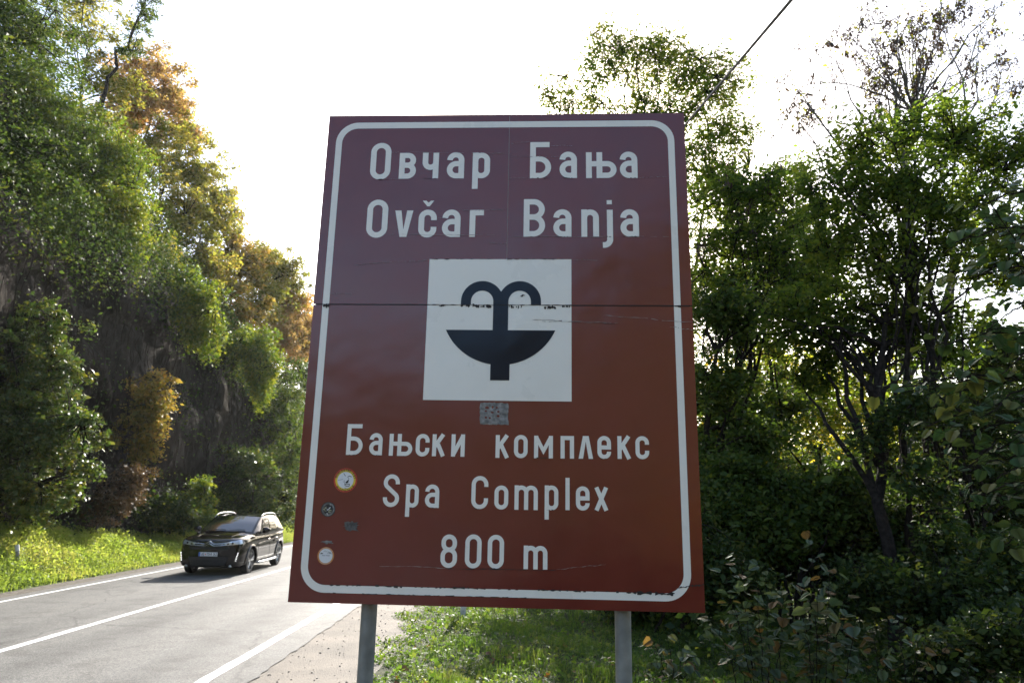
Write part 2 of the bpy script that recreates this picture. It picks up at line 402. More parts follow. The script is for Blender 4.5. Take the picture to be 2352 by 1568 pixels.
L_grass = leaf_mat('grass_blade', [(0.05, 0.10, 0.02), (0.075, 0.14, 0.025), (0.11, 0.17, 0.03), (0.15, 0.17, 0.05)], trans=0.45, rough=0.55, patch=0.4, patch_scale=0.8)
L_bank = leaf_mat('bank_weed', [(0.12, 0.18, 0.035), (0.18, 0.25, 0.05), (0.24, 0.29, 0.07), (0.30, 0.29, 0.11)], trans=0.5, rough=0.6, patch=0.5, patch_scale=0.5)
L_fallen = leaf_mat('fallen_leaf', [(0.10, 0.05, 0.02), (0.18, 0.09, 0.03), (0.22, 0.15, 0.04)], trans=0.2)

# ------------------------------------------------------------------ ground, road, shoulder
def grid_sheet(name, xs, ys, zf, mat, kind='structure', smooth=True, parent=None):
    X, Y = np.meshgrid(xs, ys); Z = zf(X, Y)
    nx, ny = len(xs), len(ys)
    i, j = np.meshgrid(np.arange(ny - 1), np.arange(nx - 1), indexing='ij')
    f = np.stack([i * nx + j, i * nx + j + 1, (i + 1) * nx + j + 1, (i + 1) * nx + j], -1).reshape(-1, 4)
    o = link(name, mesh_np(name, np.stack([X, Y, Z], -1).reshape(-1, 3), f, mat, smooth), parent)
    if kind: o['kind'] = kind
    return o

def spaced(a, b, fine_a, fine_b, step, far_steps=8):
    s = list(np.arange(fine_a, fine_b + 1e-6, step))
    return np.array(sorted(set(list(fine_a - np.geomspace(1, fine_a - a + 1, far_steps)[1:] + 1) + s + list(fine_b + np.geomspace(1, b - fine_b + 1, far_steps)[1:] - 1))))

def road_x(y):
    """sideways shift of the road: straight in view, bending right far ahead"""
    return np.where(y > 45, 0.006 * (np.maximum(y, 45) - 45) ** 2, 0.0)

def verge_z(x, y):
    z = gz(x, y)
    # verge right of the shoulder rises a little then drops to the wood
    e = x - road_x(y)
    s = np.clip((e + 1.6) / 1.6, 0, 1); z = z + 0.05 * s + 0.05 * np.sin(x * 2.1 + y * 1.3) * s
    d = np.clip((e - 2.6) / 6.0, 0, 1); z = z - 0.9 * d * d * (3 - 2 * d)
    return z
xs = spaced(-900, 900, -14, 16, 0.5); ys = spaced(-900, 900, -4, 60, 0.5)
def ground_z(x, y):
    e = x - road_x(y)
    z = verge_z(x, y)
    return np.where((e > -11.2) & (e < -1.9), gz(x, y) - 0.03, np.where(e <= -11.2, gz(x, y) - 0.02, z))
grid_sheet('ground', xs, ys, ground_z, M_ground)

def strip(name, x0, x1, y0, y1, dz, mat, n=120, wob=0.0, seed=0, parent=None, kind='structure', inner=1):
    ys_ = np.linspace(y0, y1, n); sh = road_x(ys_)
    k = inner + 1; V = []
    rg = np.random.default_rng(seed); w0 = rg.normal(size=n) * wob; w1 = rg.normal(size=n) * wob
    for q in range(k):
        t = q / inner
        xx = (x0 + (w0 if q == 0 else 0)) * (1 - t) + (x1 + (w1 if q == inner else 0)) * t + sh
        V.append(np.stack([xx, ys_, gz(xx, ys_) + dz], -1))
    V = np.stack(V, 1).reshape(-1, 3)
    i, j = np.meshgrid(np.arange(n - 1), np.arange(k - 1), indexing='ij')
    f = np.stack([i * k + j, i * k + j + 1, (i + 1) * k + j + 1, (i + 1) * k + j], -1).reshape(-1, 4)
    o = link(name, mesh_np(name, V, f, mat), parent)
    if kind and not parent: o['kind'] = kind
    return o
shoulder = strip('gravel_shoulder', -3.3, -1.25, -30, 120, 0.0, M_gravel, 700, 0.05, 3, inner=3)
M_edge = soil_mat('edge_gravel', (0.06, 0.05, 0.04), (0.16, 0.14, 0.115), 9.0)
edge_strip = strip('gravel_edge', -11.6, -10.4, -30, 120, 0.003, M_edge, 700, 0.06, 4, inner=2)
road = strip('road', -10.68, -2.92, -30, 120, 0.012, M_asphalt, 900, 0.018, 5, inner=6)
strip('edge_line', -10.31, -10.20, -30, 120, 0.016, M_paint, 900, 0.004, 6, parent=road)
strip('centre_line', -6.95, -6.81, -30, 120, 0.016, M_paint, 900, 0.004, 7, parent=road)
strip('edge_line', -3.52, -3.37, -30, 120, 0.016, M_paint, 900, 0.005, 8, parent=road)
for ch, lb in zip(road.children, ('white edge line beside the grassy bank', 'white line down the middle of the road', 'white edge line beside the gravel shoulder')): ch['label'] = lb

# ------------------------------------------------------------------ left bank, cliff and hills
def nse(x, y, z, s, o=4):
    return mnoise.fractal((x * s, y * s, z * s), 1.0, 2.0, o)

def bank_top(y):
    return 1.65 - 0.95 * np.clip((y - 16) / 10, 0, 1)
BANK_A, BANK_B = -11.25, -14.2
def bank_z(x, y):
    t = np.clip((BANK_A - x) / (BANK_A - BANK_B), 0, 1)
    return gz(x, y) + bank_top(y) * (t * t * (3 - 2 * t)) ** 0.8 + 0.05 * np.sin(x * 3 + y * 1.7) * t
bx_ = np.linspace(BANK_B - 0.8, BANK_A - 0.02, 14); by_ = np.linspace(2, 62, 121)
grid_sheet('bank', bx_, by_, bank_z, soil_mat('bank_soil', (0.06, 0.085, 0.02), (0.11, 0.14, 0.03)))

def crest(y):      # height of the hill's crest along the road
    return 19.0 - 7.5 * np.clip((y - 26) / 26, 0, 1) - 3.5 * np.clip((y - 52) / 40, 0, 1)
def cliff_pt(u, y):
    """u 0..1 up the profile: rock face, then wooded slope, then the back"""
    c = crest(y); zf = c * 0.55
    prof = [(-13.8, bank_top(y) - 0.45), (-14.2, 2.0), (-14.6, zf * 0.55), (-15.3, zf), (-18.2, c * 0.85), (-21.5, c), (-30, c + 1.5), (-70, c - 2)]
    ts = [0, 0.12, 0.32, 0.52, 0.74, 0.86, 0.93, 1.0]
    x = np.interp(u, ts, [p[0] for p in prof]); z = np.interp(u, ts, [p[1] for p in prof])
    return x, z
nu, nv = 90, 190
V = np.zeros((nv, nu, 3))
for a, yy in enumerate(np.linspace(0, 95, nv)):
    for b_, u in enumerate(np.linspace(0, 1, nu)):
        x, z = cliff_pt(u, yy)
        n1 = nse(x, yy, z, 0.22); n2 = mnoise.cell_vector((x * 0.5, yy * 0.45, z * 0.35))
        k = min(1, u * 8)
        x += (n1 * 0.9 + (n2[0] - 0.5) * 0.85 + nse(x + 9, yy, z, 0.9, 3) * 0.22) * k
        V[a, b_] = (x, yy + (n2[1] - 0.5) * 0.25, z + nse(x, yy + 30, z, 0.4, 3) * 0.35 * k)
i, j = np.meshgrid(np.arange(nv - 1), np.arange(nu - 1), indexing='ij')
f = np.stack([i * nu + j, i * nu + j + 1, (i + 1) * nu + j + 1, (i + 1) * nu + j], -1).reshape(-1, 4)
cl = link('cliff', mesh_np('cliff', V.reshape(-1, 3), f, M_rock)); cl['kind'] = 'structure'

# the valley side behind the photographer (it shows in the gloss of the sign) and a far hill ahead
def back_hill(x, y):
    ridge = np.interp(x, [-160, -25, -8, 10, 32, 160], [17, 19, 24.5, 40, 50, 55]) + 0.8 * np.sin(x * 0.21 + 1)
    t = np.clip((-y - 34) / 50, 0, 1)
    return -0.5 + ridge * t * t * (3 - 2 * t) + 0.7 * np.sin(x * 0.5) * np.sin(y * 0.4) * t
grid_sheet('hill_behind', np.linspace(-160, 160, 81), np.linspace(-150, -32, 40), back_hill, M_hill)
def far_hill(x, y):
    t = np.clip((y - 120) / 90, 0, 1)
    return -1.5 + (16 + 5 * np.sin(x * 0.02) + 2 * np.sin(x * 0.07)) * t * t * (3 - 2 * t)
grid_sheet('hill_ahead', np.linspace(-60, 320, 77), np.linspace(118, 300, 30), far_hill, M_hill)

# ------------------------------------------------------------------ the road sign
SW, SH = 2.0, 2.614
_a = np.array([0.99883, -0.00684, -0.04786]); _b = np.array([0.0187, 0.97464, 0.22298])
_t = np.array([-0.5437, -0.6312, 1.6549]) * SW
cw = lambda v: v[0] * C_RT + v[1] * C_UP + v[2] * C_FW
def _homog():
    src = [(0, 1), (1, 1), (1, 0), (0, 0)]; dst = [(758, 267), (1572, 260), (1620, 1407), (661, 1382)]
    A = []
    for (X, Y), (u, v) in zip(src, dst):
        u -= 1176; v -= 784
        A.append([X, Y, 1, 0, 0, 0, -u * X, -u * Y, -u]); A.append([0, 0, 0, X, Y, 1, -v * X, -v * Y, -v])
    Hm = np.linalg.svd(np.array(A, float))[2][-1].reshape(3, 3)
    a, b, t = (np.diag([1 / 1568, -1 / 1568, 1]) @ Hm).T
    if t[2] < 0: a, b, t = -a, -b, -t
    s = SW / np.linalg.norm(a)
    return a / np.linalg.norm(a), b / np.linalg.norm(b), t * s
_a, _b, _t = _homog()
S_U = unit(cw(_a)); S_V = cw(_b); S_V = unit(S_V - S_U * (S_V @ S_U)); S_N = np.cross(S_U, S_V)   # S_N looks at the camera
S_BL = C_POS + cw(_t)
_mid = S_BL + S_U * SW / 2
SZ = (_mid[2] - verge_z(_mid[0], _mid[1])) / S_V[2]
S_O = _mid - S_V * SZ
sign = empty('road_sign')
Ms = Matrix.Identity(4)
for i in range(3): Ms[i][0], Ms[i][1], Ms[i][2], Ms[i][3] = S_U[i], -S_N[i], S_V[i], S_O[i]
sign.matrix_world = Ms
tag(sign, 'large brown tourist road sign with white fountain symbol on two grey posts', 'road sign')
SL = lambda u, v, d=0.0: (u - SW / 2, -d, v + SZ)

def film_mat(name, color, rough=0.2, var=0.06, bump=0.05, spec=0.5):
    m, t, b = new_mat(name)
    tc = N(t, 'ShaderNodeTexCoord')
    nz = N(t, 'ShaderNodeTexNoise', i_Scale=2.3, i_Detail=9.0, i_Roughness=0.65); t.links.new(tc.outputs['Object'], nz.inputs['Vector'])
    r = ramp(t, [(0.3, tuple(c * (1 - var) for c in color)), (0.7, tuple(min(1, c * (1 + var)) for c in color))])
    t.links.new(nz.outputs[0], r.inputs[0]); t.links.new(r.outputs[0], b.inputs['Base Color'])
    r2 = ramp(t, [(0.35, (rough * 0.8,) * 3), (0.7, (rough * 1.35,) * 3)]); t.links.new(nz.outputs[0], r2.inputs[0]); t.links.new(r2.outputs[0], b.inputs['Roughness'])
    b.inputs['Specular IOR Level'].default_value = spec
    big = N(t, 'ShaderNodeTexNoise', i_Scale=3.0, i_Detail=2.0); t.links.new(tc.outputs['Object'], big.inputs['Vector'])
    wv = N(t, 'ShaderNodeTexVoronoi', i_Scale=260.0); t.links.new(tc.outputs['Object'], wv.inputs['Vector'])
    b1 = N(t, 'ShaderNodeBump', i_Strength=0.22, i_Distance=0.03); t.links.new(big.outputs[0], b1.inputs['Height'])
    b2 = N(t, 'ShaderNodeBump', i_Strength=bump, i_Distance=0.001); t.links.new(wv.outputs['Distance'], b2.inputs['Height'])
    t.links.new(b1.outputs[0], b2.inputs['Normal']); t.links.new(b2.outputs[0], b.inputs['Normal'])
    return m
M_brown = film_mat('sign_brown_film', (0.140, 0.0190, 0.0140), 0.2, 0.12, spec=0.6)
M_white = film_mat('sign_white_film', (0.84, 0.80, 0.715), 0.3, 0.04)
M_navy = film_mat('sign_black_film', (0.006, 0.011, 0.022), 0.2, 0.1, spec=0.22)
M_crack = simple('sign_crack', (0.02, 0.016, 0.014), 0.8)
M_scratch = simple('sign_scratch', (0.26, 0.20, 0.18), 0.6)
M_alu = simple('sign_aluminium', (0.5, 0.5, 0.5), 0.45, 0.9, var=0.2, vscale=20)
M_post = simple('galvanised_steel', (0.21, 0.215, 0.20), 0.55, 0.35, var=0.35, vscale=9, bump=0.15, bscale=40)

SPLIT = 1.4995
for v0, v1, lb in ((SPLIT + 0.003, SH, 'upper brown sheet with place names'), (0.0, SPLIT - 0.003, 'lower brown sheet with spa name and distance')):
    m = MB(); m.box(SL(SW / 2, (v0 + v1) / 2, -0.002), (SW / 2, 0.002, (v1 - v0) / 2))
    o = m.build('panel', M_brown, sign); o['label'] = lb
m = MB(); m.box(SL(1.029, (SPLIT + SH) / 2, 0.0003), (0.0016, 0.0003, (SH - SPLIT) / 2 - 0.01)); m.build('seam', M_scratch, sign)
m = MB(); m.box(SL(SW / 2, SPLIT, -0.006), (SW / 2 - 0.01, 0.001, 0.012)); m.build('backing_strip', M_crack, sign)
for u in (0.383, 1.622):
    m = MB()
    m.tube([SL(u, -SZ - 0.15, -0.075), SL(u, SH - 0.12, -0.075)], 0.039, 20); m.build('post', M_post, sign, True, angle=R(40))
for v in (0.22, 0.95, 1.62, 2.36):
    m = MB(); m.box(SL(SW / 2, v, -0.0185), (SW / 2 - 0.06, 0.0135, 0.024)); m.build('rail', M_alu, sign)
    for u in (0.383, 1.622):
        m = MB(); m.tube([SL(u, v - 0.017, -0.075), SL(u, v + 0.017, -0.075)], 0.043, 16); m.build('clamp', M_alu, sign, True, angle=R(40))

# stroke geometry ---------------------------------------------------
def arc(cx, cy, rx, a0, a1, n=14, ry=None):
    ry = rx if ry is None else ry
    return [(cx + rx * math.cos(R(a0 + (a1 - a0) * i / n)), cy + ry * math.sin(R(a0 + (a1 - a0) * i / n))) for i in range(n + 1)]

def stroke(path, s, closed=False):
    p = [np.array(path[0], float)]
    for q in path[1:]:
        q = np.array(q, float)
        if np.linalg.norm(q - p[-1]) > 1e-5: p.append(q)
    if closed and np.linalg.norm(p[0] - p[-1]) < 1e-5: p.pop()
    n = len(p); Lf, Rt = [], []
    for i in range(n):
        if closed: d0 = p[i] - p[i - 1]; d1 = p[(i + 1) % n] - p[i]
        else: d0 = p[i] - p[i - 1] if i else p[1] - p[0]; d1 = p[i + 1] - p[i] if i < n - 1 else p[-1] - p[-2]
        d0 = d0 / np.linalg.norm(d0); d1 = d1 / np.linalg.norm(d1)
        n0 = np.array([-d0[1], d0[0]]); n1 = np.array([-d1[1], d1[0]])
        mm = n0 + n1; mm = mm / max(1e-6, np.linalg.norm(mm)); k = s / 2 / max(0.5, mm @ n0)
        Lf.append(p[i] + mm * k); Rt.append(p[i] - mm * k)
    vs = Lf + Rt; fs = [(i, (i + 1) % n, n + (i + 1) % n, n + i) for i in range(n if closed else n - 1)]
    return vs, fs

def glyph(ch, w, h, s, desc=0.0):
    """strokes of one letter in a box w x h, stroke s: list of (verts, faces)"""
    a = s / 2; x0, x1, y0, y1 = a, w - a, a, h - a; r = (x1 - x0) / 2; cx = w / 2
    S = lambda *p: stroke(list(p), s)
    out = []
    def stadium(xa, xb, ya, yb):
        q = (xb - xa) / 2; q = min(q, (yb - ya) / 2); 
        return stroke(arc(xb - q, yb - q, q, 0, 90) + arc(xa + q, yb - q, q, 90, 180) + arc(xa + q, ya + q, q, 180, 270) + arc(xb - q, ya + q, q, 270, 360), s, True)
    def bowl(xa, xb, ya, yb):
        q = (yb - ya) / 2; q = min(q, (xb - xa) * 0.8)
        return stroke([(xa, yb)] + arc(xb - q, yb - q, q, 90, 0) + arc(xb - q, ya + q, q, 0, -90) + [(xa, ya)], s)
    if ch in 'Oo0': out.append(stadium(x0, x1, y0, y1))
    elif ch in 'Bв':
        ym = h * 0.52
        out += [S((x0, 0), (x0, h)), bowl(a, x1 - 0.02 * w, ym, y1), bowl(a, x1, y0, ym)]
    elif ch == 'ч':
        yb = h * 0.43
        out += [S((x1, 0), (x1, h)), stroke([(x0, h), (x0, yb + r)] + arc(cx, yb + r, r, 180, 360), s)]
    elif ch == 'a':
        yb = h * 0.56; q = (yb - y0) / 2
        out += [stroke([(x1, 0), (x1, y1 - r)] + arc(cx, y1 - r, r, 0, 180), s),
                stroke([(x1, yb), (x0 + q, yb)] + arc(x0 + q, y0 + q, q, 90, 270) + [(x1 - q * 0.6, y0)] + arc(x1 - q * 0.5, y0 + q * 0.5, q * 0.5, 270, 360), s)]
    elif ch == 'p': out += [S((x0, -desc), (x0, h)), stadium(x0, x1, y0, y1)]
    elif ch == 'Б': out += [S((x0, 0), (x0, h)), S((a, h - a), (w * 0.92, h - a)), bowl(a, x1, y0, h * 0.53)]
    elif ch == 'њ':
        xm = w * 0.44; yb = h * 0.55
        out += [S((x0, 0), (x0, h)), S((xm, 0), (xm, h)), S((x0, yb), (xm, yb)), bowl(xm, x1, y0, yb)]
    elif ch == 'v': out.append(([(0, h), (s * 1.08, h), (w / 2, s * 1.35), (w - s * 1.08, h), (w, h), (w / 2 + s * 0.6, 0), (w / 2 - s * 0.6, 0)], [(0, 6, 2, 1), (6, 5, 2), (5, 4, 3, 2)]))
    elif ch == 'л': out.append(([(0, 0), (s * 1.08, 0), (w / 2, h - s * 1.35), (w - s * 1.08, 0), (w, 0), (w / 2 + s * 0.7, h), (w / 2 - s * 0.7, h)], [(0, 1, 2, 6), (6, 2, 5), (5, 2, 3, 4)]))
    elif ch in 'cčC':
        e = 0.35 * r
        out.append(stroke([(x1, y1 - r - e)] + arc(cx, y1 - r, r, 0, 180) + arc(cx, y0 + r, r, 180, 360) + [(x1, y0 + r + e)], s))
    elif ch == 'r':
        q = r * 0.75; out += [S((x0, 0), (x0, h)), stroke([(x0, y1 - q)] + arc(x0 + q, y1 - q, q, 180, 90) + [(w, y1)], s)]
    elif ch == 'n': out += [S((x0, 0), (x0, h)), stroke(arc(cx, y1 - r, r, 180, 0) + [(x1, 0)], s)]
    elif ch == 'j': out += [stroke([(x1, h), (x1, -desc + a + s)] + arc(x1 - s, -desc + a + s, s, 0, -90) + [(0, -desc + a)], s)]
    elif ch == 'к': out += [S((x0, 0), (x0, h)), S((x0, h * 0.40), (w - s * 0.55, h)), S((x0 + s * 0.9, h * 0.55), (w - s * 0.5, 0))]
    elif ch == 'и': out += [S((x0, 0), (x0, h)), S((x1, 0), (x1, h)), S((x0, s * 0.4), (x1, h - s * 0.4))]
    elif ch == 'м': out += [S((x0, 0), (x0, h)), S((x1, 0), (x1, h)), stroke([(x0, h - s * 0.3), (cx, h * 0.33), (x1, h - s * 0.3)], s * 0.95)]
    elif ch == 'п': out += [S((x0, 0), (x0, h)), S((x1, 0), (x1, h)), S((a, h - a), (w - a, h - a))]
    elif ch == 'e':
        out += [S((x0, h * 0.5), (x1, h * 0.5)), stroke([(x1, h * 0.5 - a), (x1, y1 - r)] + arc(cx, y1 - r, r, 0, 180) + arc(cx, y0 + r, r, 180, 360) + [(x1, y0 + r * 1.1)], s)]
    elif ch == 'S':
        out.append(stroke([(x1, y1 - r * 1.25)] + arc(cx, y1 - r, r, 0, 180) + arc(cx, y1 - r, r, 180, 215, 4) + arc(cx, y0 + r, r, 35, 0, 4) + arc(cx, y0 + r, r, 0, -180) + [(x0, y0 + r * 1.2)], s))
    elif ch == 'l': out.append(S((cx, 0), (cx, h)))
    elif ch == 'x': out += [S((s * 0.55, 0), (w - s * 0.55, h)), S((w - s * 0.55, 0), (s * 0.55, h))]
    elif ch == 'm':
        q = (x1 - x0) / 4
        out += [S((x0, 0), (x0, h)), stroke(arc(x0 + q, y1 - q, q, 180, 0) + [(cx, 0)], s), stroke(arc(x1 - q, y1 - q, q, 180, 0) + [(x1, 0)], s)]
    elif ch == '8': out += [stadium(x0, x1, y0, h * 0.54), stadium(x0 + w * 0.03, x1 - w * 0.03, h * 0.54, y1)]
    elif ch == 'U': out.append(stroke([(x0, h), (x0, y0 + r)] + arc(cx, y0 + r, r, 180, 360) + [(x1, h)], s))
    elif ch == 'E': out += [S((x0, 0), (x0, h)), S((a, h - a), (w, h - a)), S((a, h / 2), (w * 0.9, h / 2)), S((a, a), (w, a))]
    elif ch == '1': out += [S((w * 0.6, 0), (w * 0.6, h)), S((w * 0.1, h * 0.72), (w * 0.6, h - a * 0.6))]
    elif ch == '5': out.append(stroke([(x1, y1), (x0, y1), (x0, h * 0.58), (cx, h * 0.58)] + arc(cx, y0 + (h * 0.58 - y0) / 2, r, 90, -90, 14, (h * 0.58 - y0) / 2) + [(x0 * 0.5, y0)], s))
    elif ch == '4': out += [S((w * 0.68, 0), (w * 0.68, h)), stroke([(w * 0.62, h), (x0, h * 0.3), (w, h * 0.3)], s)]
    elif ch == 'X': out += [S((a, 0), (w - a, h)), S((w - a, 0), (a, h))]
    elif ch == 'Z': out.append(stroke([(0, h - a), (x1, h - a), (x0, a), (w, a)], s))
    elif ch == 'N': out += [S((x0, 0), (x0, h)), S((x1, 0), (x1, h)), S((x0, h), (x1, 0))]
    elif ch == 'H': out += [S((x0, 0), (x0, h)), S((x1, 0), (x1, h)), S((x0, h / 2), (x1, h / 2))]
    elif ch == 'L': out += [S((x0, 0), (x0, h)), S((a, a), (w, a))]
    elif ch == 'Y': out += [S((cx, 0), (cx, h / 2)), S((cx, h / 2), (a, h)), S((cx, h / 2), (w - a, h))]
    elif ch == 'D': out += [S((x0, 0), (x0, h)), bowl(a, x1, y0, y1)]
    elif ch == 'I': out += [S((cx, 0), (cx, h))]
    elif ch == 'K': out += [S((x0, 0), (x0, h)), S((x0, h * 0.4), (w - a, h)), S((x0 + a, h * 0.55), (w - a, 0))]
    elif ch == 'A': out += [S((a, 0), (cx, h)), S((cx, h), (w - a, 0)), S((a + w * .15, h * .35), (w - a - w * .15, h * .35))]
    elif ch == 'T': out += [S((cx, 0), (cx, h)), S((0, h - a), (w, h - a))]
    elif ch == 'P': out += [S((x0, 0), (x0, h)), bowl(a, x1, h * .45, y1)]
    elif ch == 'R': out += [S((x0, 0), (x0, h)), bowl(a, x1, h * .45, y1), S((cx, h * .45), (w - a, 0))]
    elif ch == 'V': out += [S((a, h), (cx, 0)), S((cx, 0), (w - a, h))]
    elif ch == 'M': out += [S((x0, 0), (x0, h)), S((x1, 0), (x1, h)), stroke([(x0, h), (cx, h * .4), (x1, h)], s)]
    return out

def decal(name, polys, mat, parent, place, d=0.0015, dd=0.00012):
    """flat film pieces laid at place(u, v, depth)"""
    m = MB()
    for k, (vs, fs) in enumerate(polys):
        m.add([place(q[0], q[1], d + k * dd) for q in vs], fs)
    me = bpy.data.meshes.new(name); me.from_pydata(m.v, [], m.f); me.update(); me.materials.append(mat)
    return link(name, me, parent)

def poly_fan(pts):
    return (list(pts), [tuple(range(len(pts)))])

LINES = [
 (0.0315, [('O', 0.2558, 0.3699, 2.2185, 2.4419), ('в', 0.4186, 0.5135, 2.2231, 2.3797), ('ч', 0.5486, 0.6393, 2.2246, 2.3799), ('a', 0.686, 0.7822, 2.224, 2.3822), ('p', 0.8288, 0.9257, 2.2234, 2.3792), ('Б', 1.147, 1.2634, 2.223, 2.4407), ('a', 1.3096, 1.4052, 2.2233, 2.3813), ('њ', 1.4549, 1.6214, 2.2225, 2.377), ('a', 1.6395, 1.7353, 2.2218, 2.3792)]),
 (0.0315, [('O', 0.257, 0.3727, 1.8761, 2.0987), ('v', 0.4119, 0.5117, 1.8811, 2.0345), ('č', 0.5432, 0.6426, 1.8771, 2.0393), ('a', 0.6731, 0.7731, 1.8801, 2.0391), ('r', 0.8226, 0.8995, 1.8811, 2.0367), ('B', 1.1165, 1.2325, 1.8821, 2.0993), ('a', 1.2769, 1.3744, 1.8811, 2.0399), ('n', 1.4277, 1.5221, 1.8811, 2.0385), ('j', 1.5417, 1.5966, 1.8811, 2.0363), ('a', 1.6367, 1.7352, 1.8811, 2.0391)]),
 (0.0205, [('Б', 0.2334, 0.3164, 0.7088, 0.8644), ('a', 0.3509, 0.4176, 0.7094, 0.8206), ('њ', 0.4527, 0.571, 0.7082, 0.8182), ('c', 0.5879, 0.6574, 0.7068, 0.8197), ('к', 0.6721, 0.7383, 0.7091, 0.8188), ('и', 0.7687, 0.8368, 0.7085, 0.8201), ('к', 0.9925, 1.0613, 0.7057, 0.8191), ('o', 1.0852, 1.1537, 0.7061, 0.8214), ('м', 1.1859, 1.2801, 0.7068, 0.8188), ('п', 1.3183, 1.3854, 0.7076, 0.8194), ('л', 1.4081, 1.4802, 0.708, 0.8207), ('e', 1.5017, 1.5695, 0.7084, 0.822), ('к', 1.6013, 1.6689, 0.71, 0.8224), ('c', 1.6904, 1.7578, 0.7103, 0.8236)]),
 (0.0205, [('S', 0.436, 0.5172, 0.457, 0.6163), ('p', 0.5508, 0.6151, 0.4559, 0.5683), ('a', 0.6472, 0.7175, 0.4568, 0.57), ('C', 0.8777, 0.961, 0.4552, 0.6154), ('o', 0.9924, 1.061, 0.4552, 0.5708), ('m', 1.0917, 1.2071, 0.4555, 0.5729), ('p', 1.2407, 1.3079, 0.4558, 0.5751), ('l', 1.3434, 1.3627, 0.4583, 0.6136), ('e', 1.3942, 1.461, 0.4577, 0.5737), ('x', 1.4833, 1.554, 0.4594, 0.5703)]),
 (0.0215, [('8', 0.7358, 0.8169, 0.1757, 0.3322), ('0', 0.8553, 0.9352, 0.1764, 0.3346), ('0', 0.9655, 1.045, 0.1769, 0.3349), ('m', 1.1409, 1.256, 0.1783, 0.2875)]),
]
for s, L in LINES:
    for ch, u0, u1, v0, v1 in L:
        dsc = {'j': 0.062}.get(ch, 0.062 if s > 0.03 else 0.044)
        g = glyph(ch, u1 - u0, v1 - v0, s, dsc)
        if ch == 'j': g.append(([(u1 - u0 - s, 0.187), (u1 - u0 - 0.004, 0.187), (u1 - u0 - 0.004, 0.211), (u1 - u0 - s, 0.211)], [(0, 1, 2, 3)]))
        if ch == 'č': g.append(([(0.0175, 0.2147), (0.038, 0.2147), (0.0505, 0.203), (0.063, 0.2147), (0.081, 0.2147), (0.0575, 0.1815), (0.044, 0.1815)], [(0, 6, 2, 1), (6, 5, 2), (5, 4, 3, 2)]))
        decal('letter', [([(u0 + q[0], v0 + q[1]) for q in vs], fs) for vs, fs in g], M_white, sign, SL)

# border line, white square, fountain symbol
def rrect(u0, u1, v0, v1, r):
    return arc(u1 - r, v1 - r, r, 0, 90, 12) + arc(u0 + r, v1 - r, r, 90, 180, 12) + arc(u0 + r, v0 + r, r, 180, 270, 12) + arc(u1 - r, v0 + r, r, 270, 360, 12)
o_ = rrect(0.050, 1.9405, 0.0475, 2.5695, 0.125); i_ = rrect(0.0852, 1.9053, 0.0835, 2.5325, 0.09)
nb = len(o_)
decal('border', [(o_ + i_, [(k, (k + 1) % nb, nb + (k + 1) % nb, nb + k) for k in range(nb)])], M_white, sign, SL, 0.0012)
decal('symbol_field', [([(0.6135, 0.993), (1.3738, 0.993), (1.3738, 1.754), (0.6135, 1.754)], [(0, 1, 2, 3)])], M_white, sign, SL, 0.0013)
def ring_arc(cx, cy, ri, ro, yb):
    o2 = [(cx + ro, yb)] + arc(cx, cy, ro, 0, 180, 24) + [(cx - ro, yb)]; i2 = [(cx + ri, yb)] + arc(cx, cy, ri, 0, 180, 24) + [(cx - ri, yb)]
    n = len(o2); return (o2 + i2, [(k, k + 1, n + k + 1, n + k) for k in range(n - 1)])
bw = [(0.7174, 1.3635), (1.2899, 1.3635)]; bc = (0.7174 + 1.2899) / 2; hw = (1.2899 - 0.7174) / 2; dep = 1.3635 - 1.178
Rb = (hw * hw + dep * dep) / (2 * dep); half = math.degrees(math.asin(hw / Rb))
bowl_p = arc(bc, 1.178 + Rb, Rb, 270 - half, 270 + half, 30)
decal('fountain_symbol', [ring_arc(0.9035, 1.5190, 0.0592, 0.1124, 1.5008), ring_arc(1.1019, 1.5190, 0.0592, 0.1124, 1.5008),
      ([(0.963, 1.35), (1.0427, 1.35), (1.0427, 1.53), (1.0027, 1.575), (0.963, 1.53)], [(0, 1, 2, 3, 4)]), poly_fan(bowl_p),
      ([(0.956, 1.098), (1.055, 1.098), (1.055, 1.19), (0.956, 1.19)], [(0, 1, 2, 3)])], M_navy, sign, SL, 0.0022)

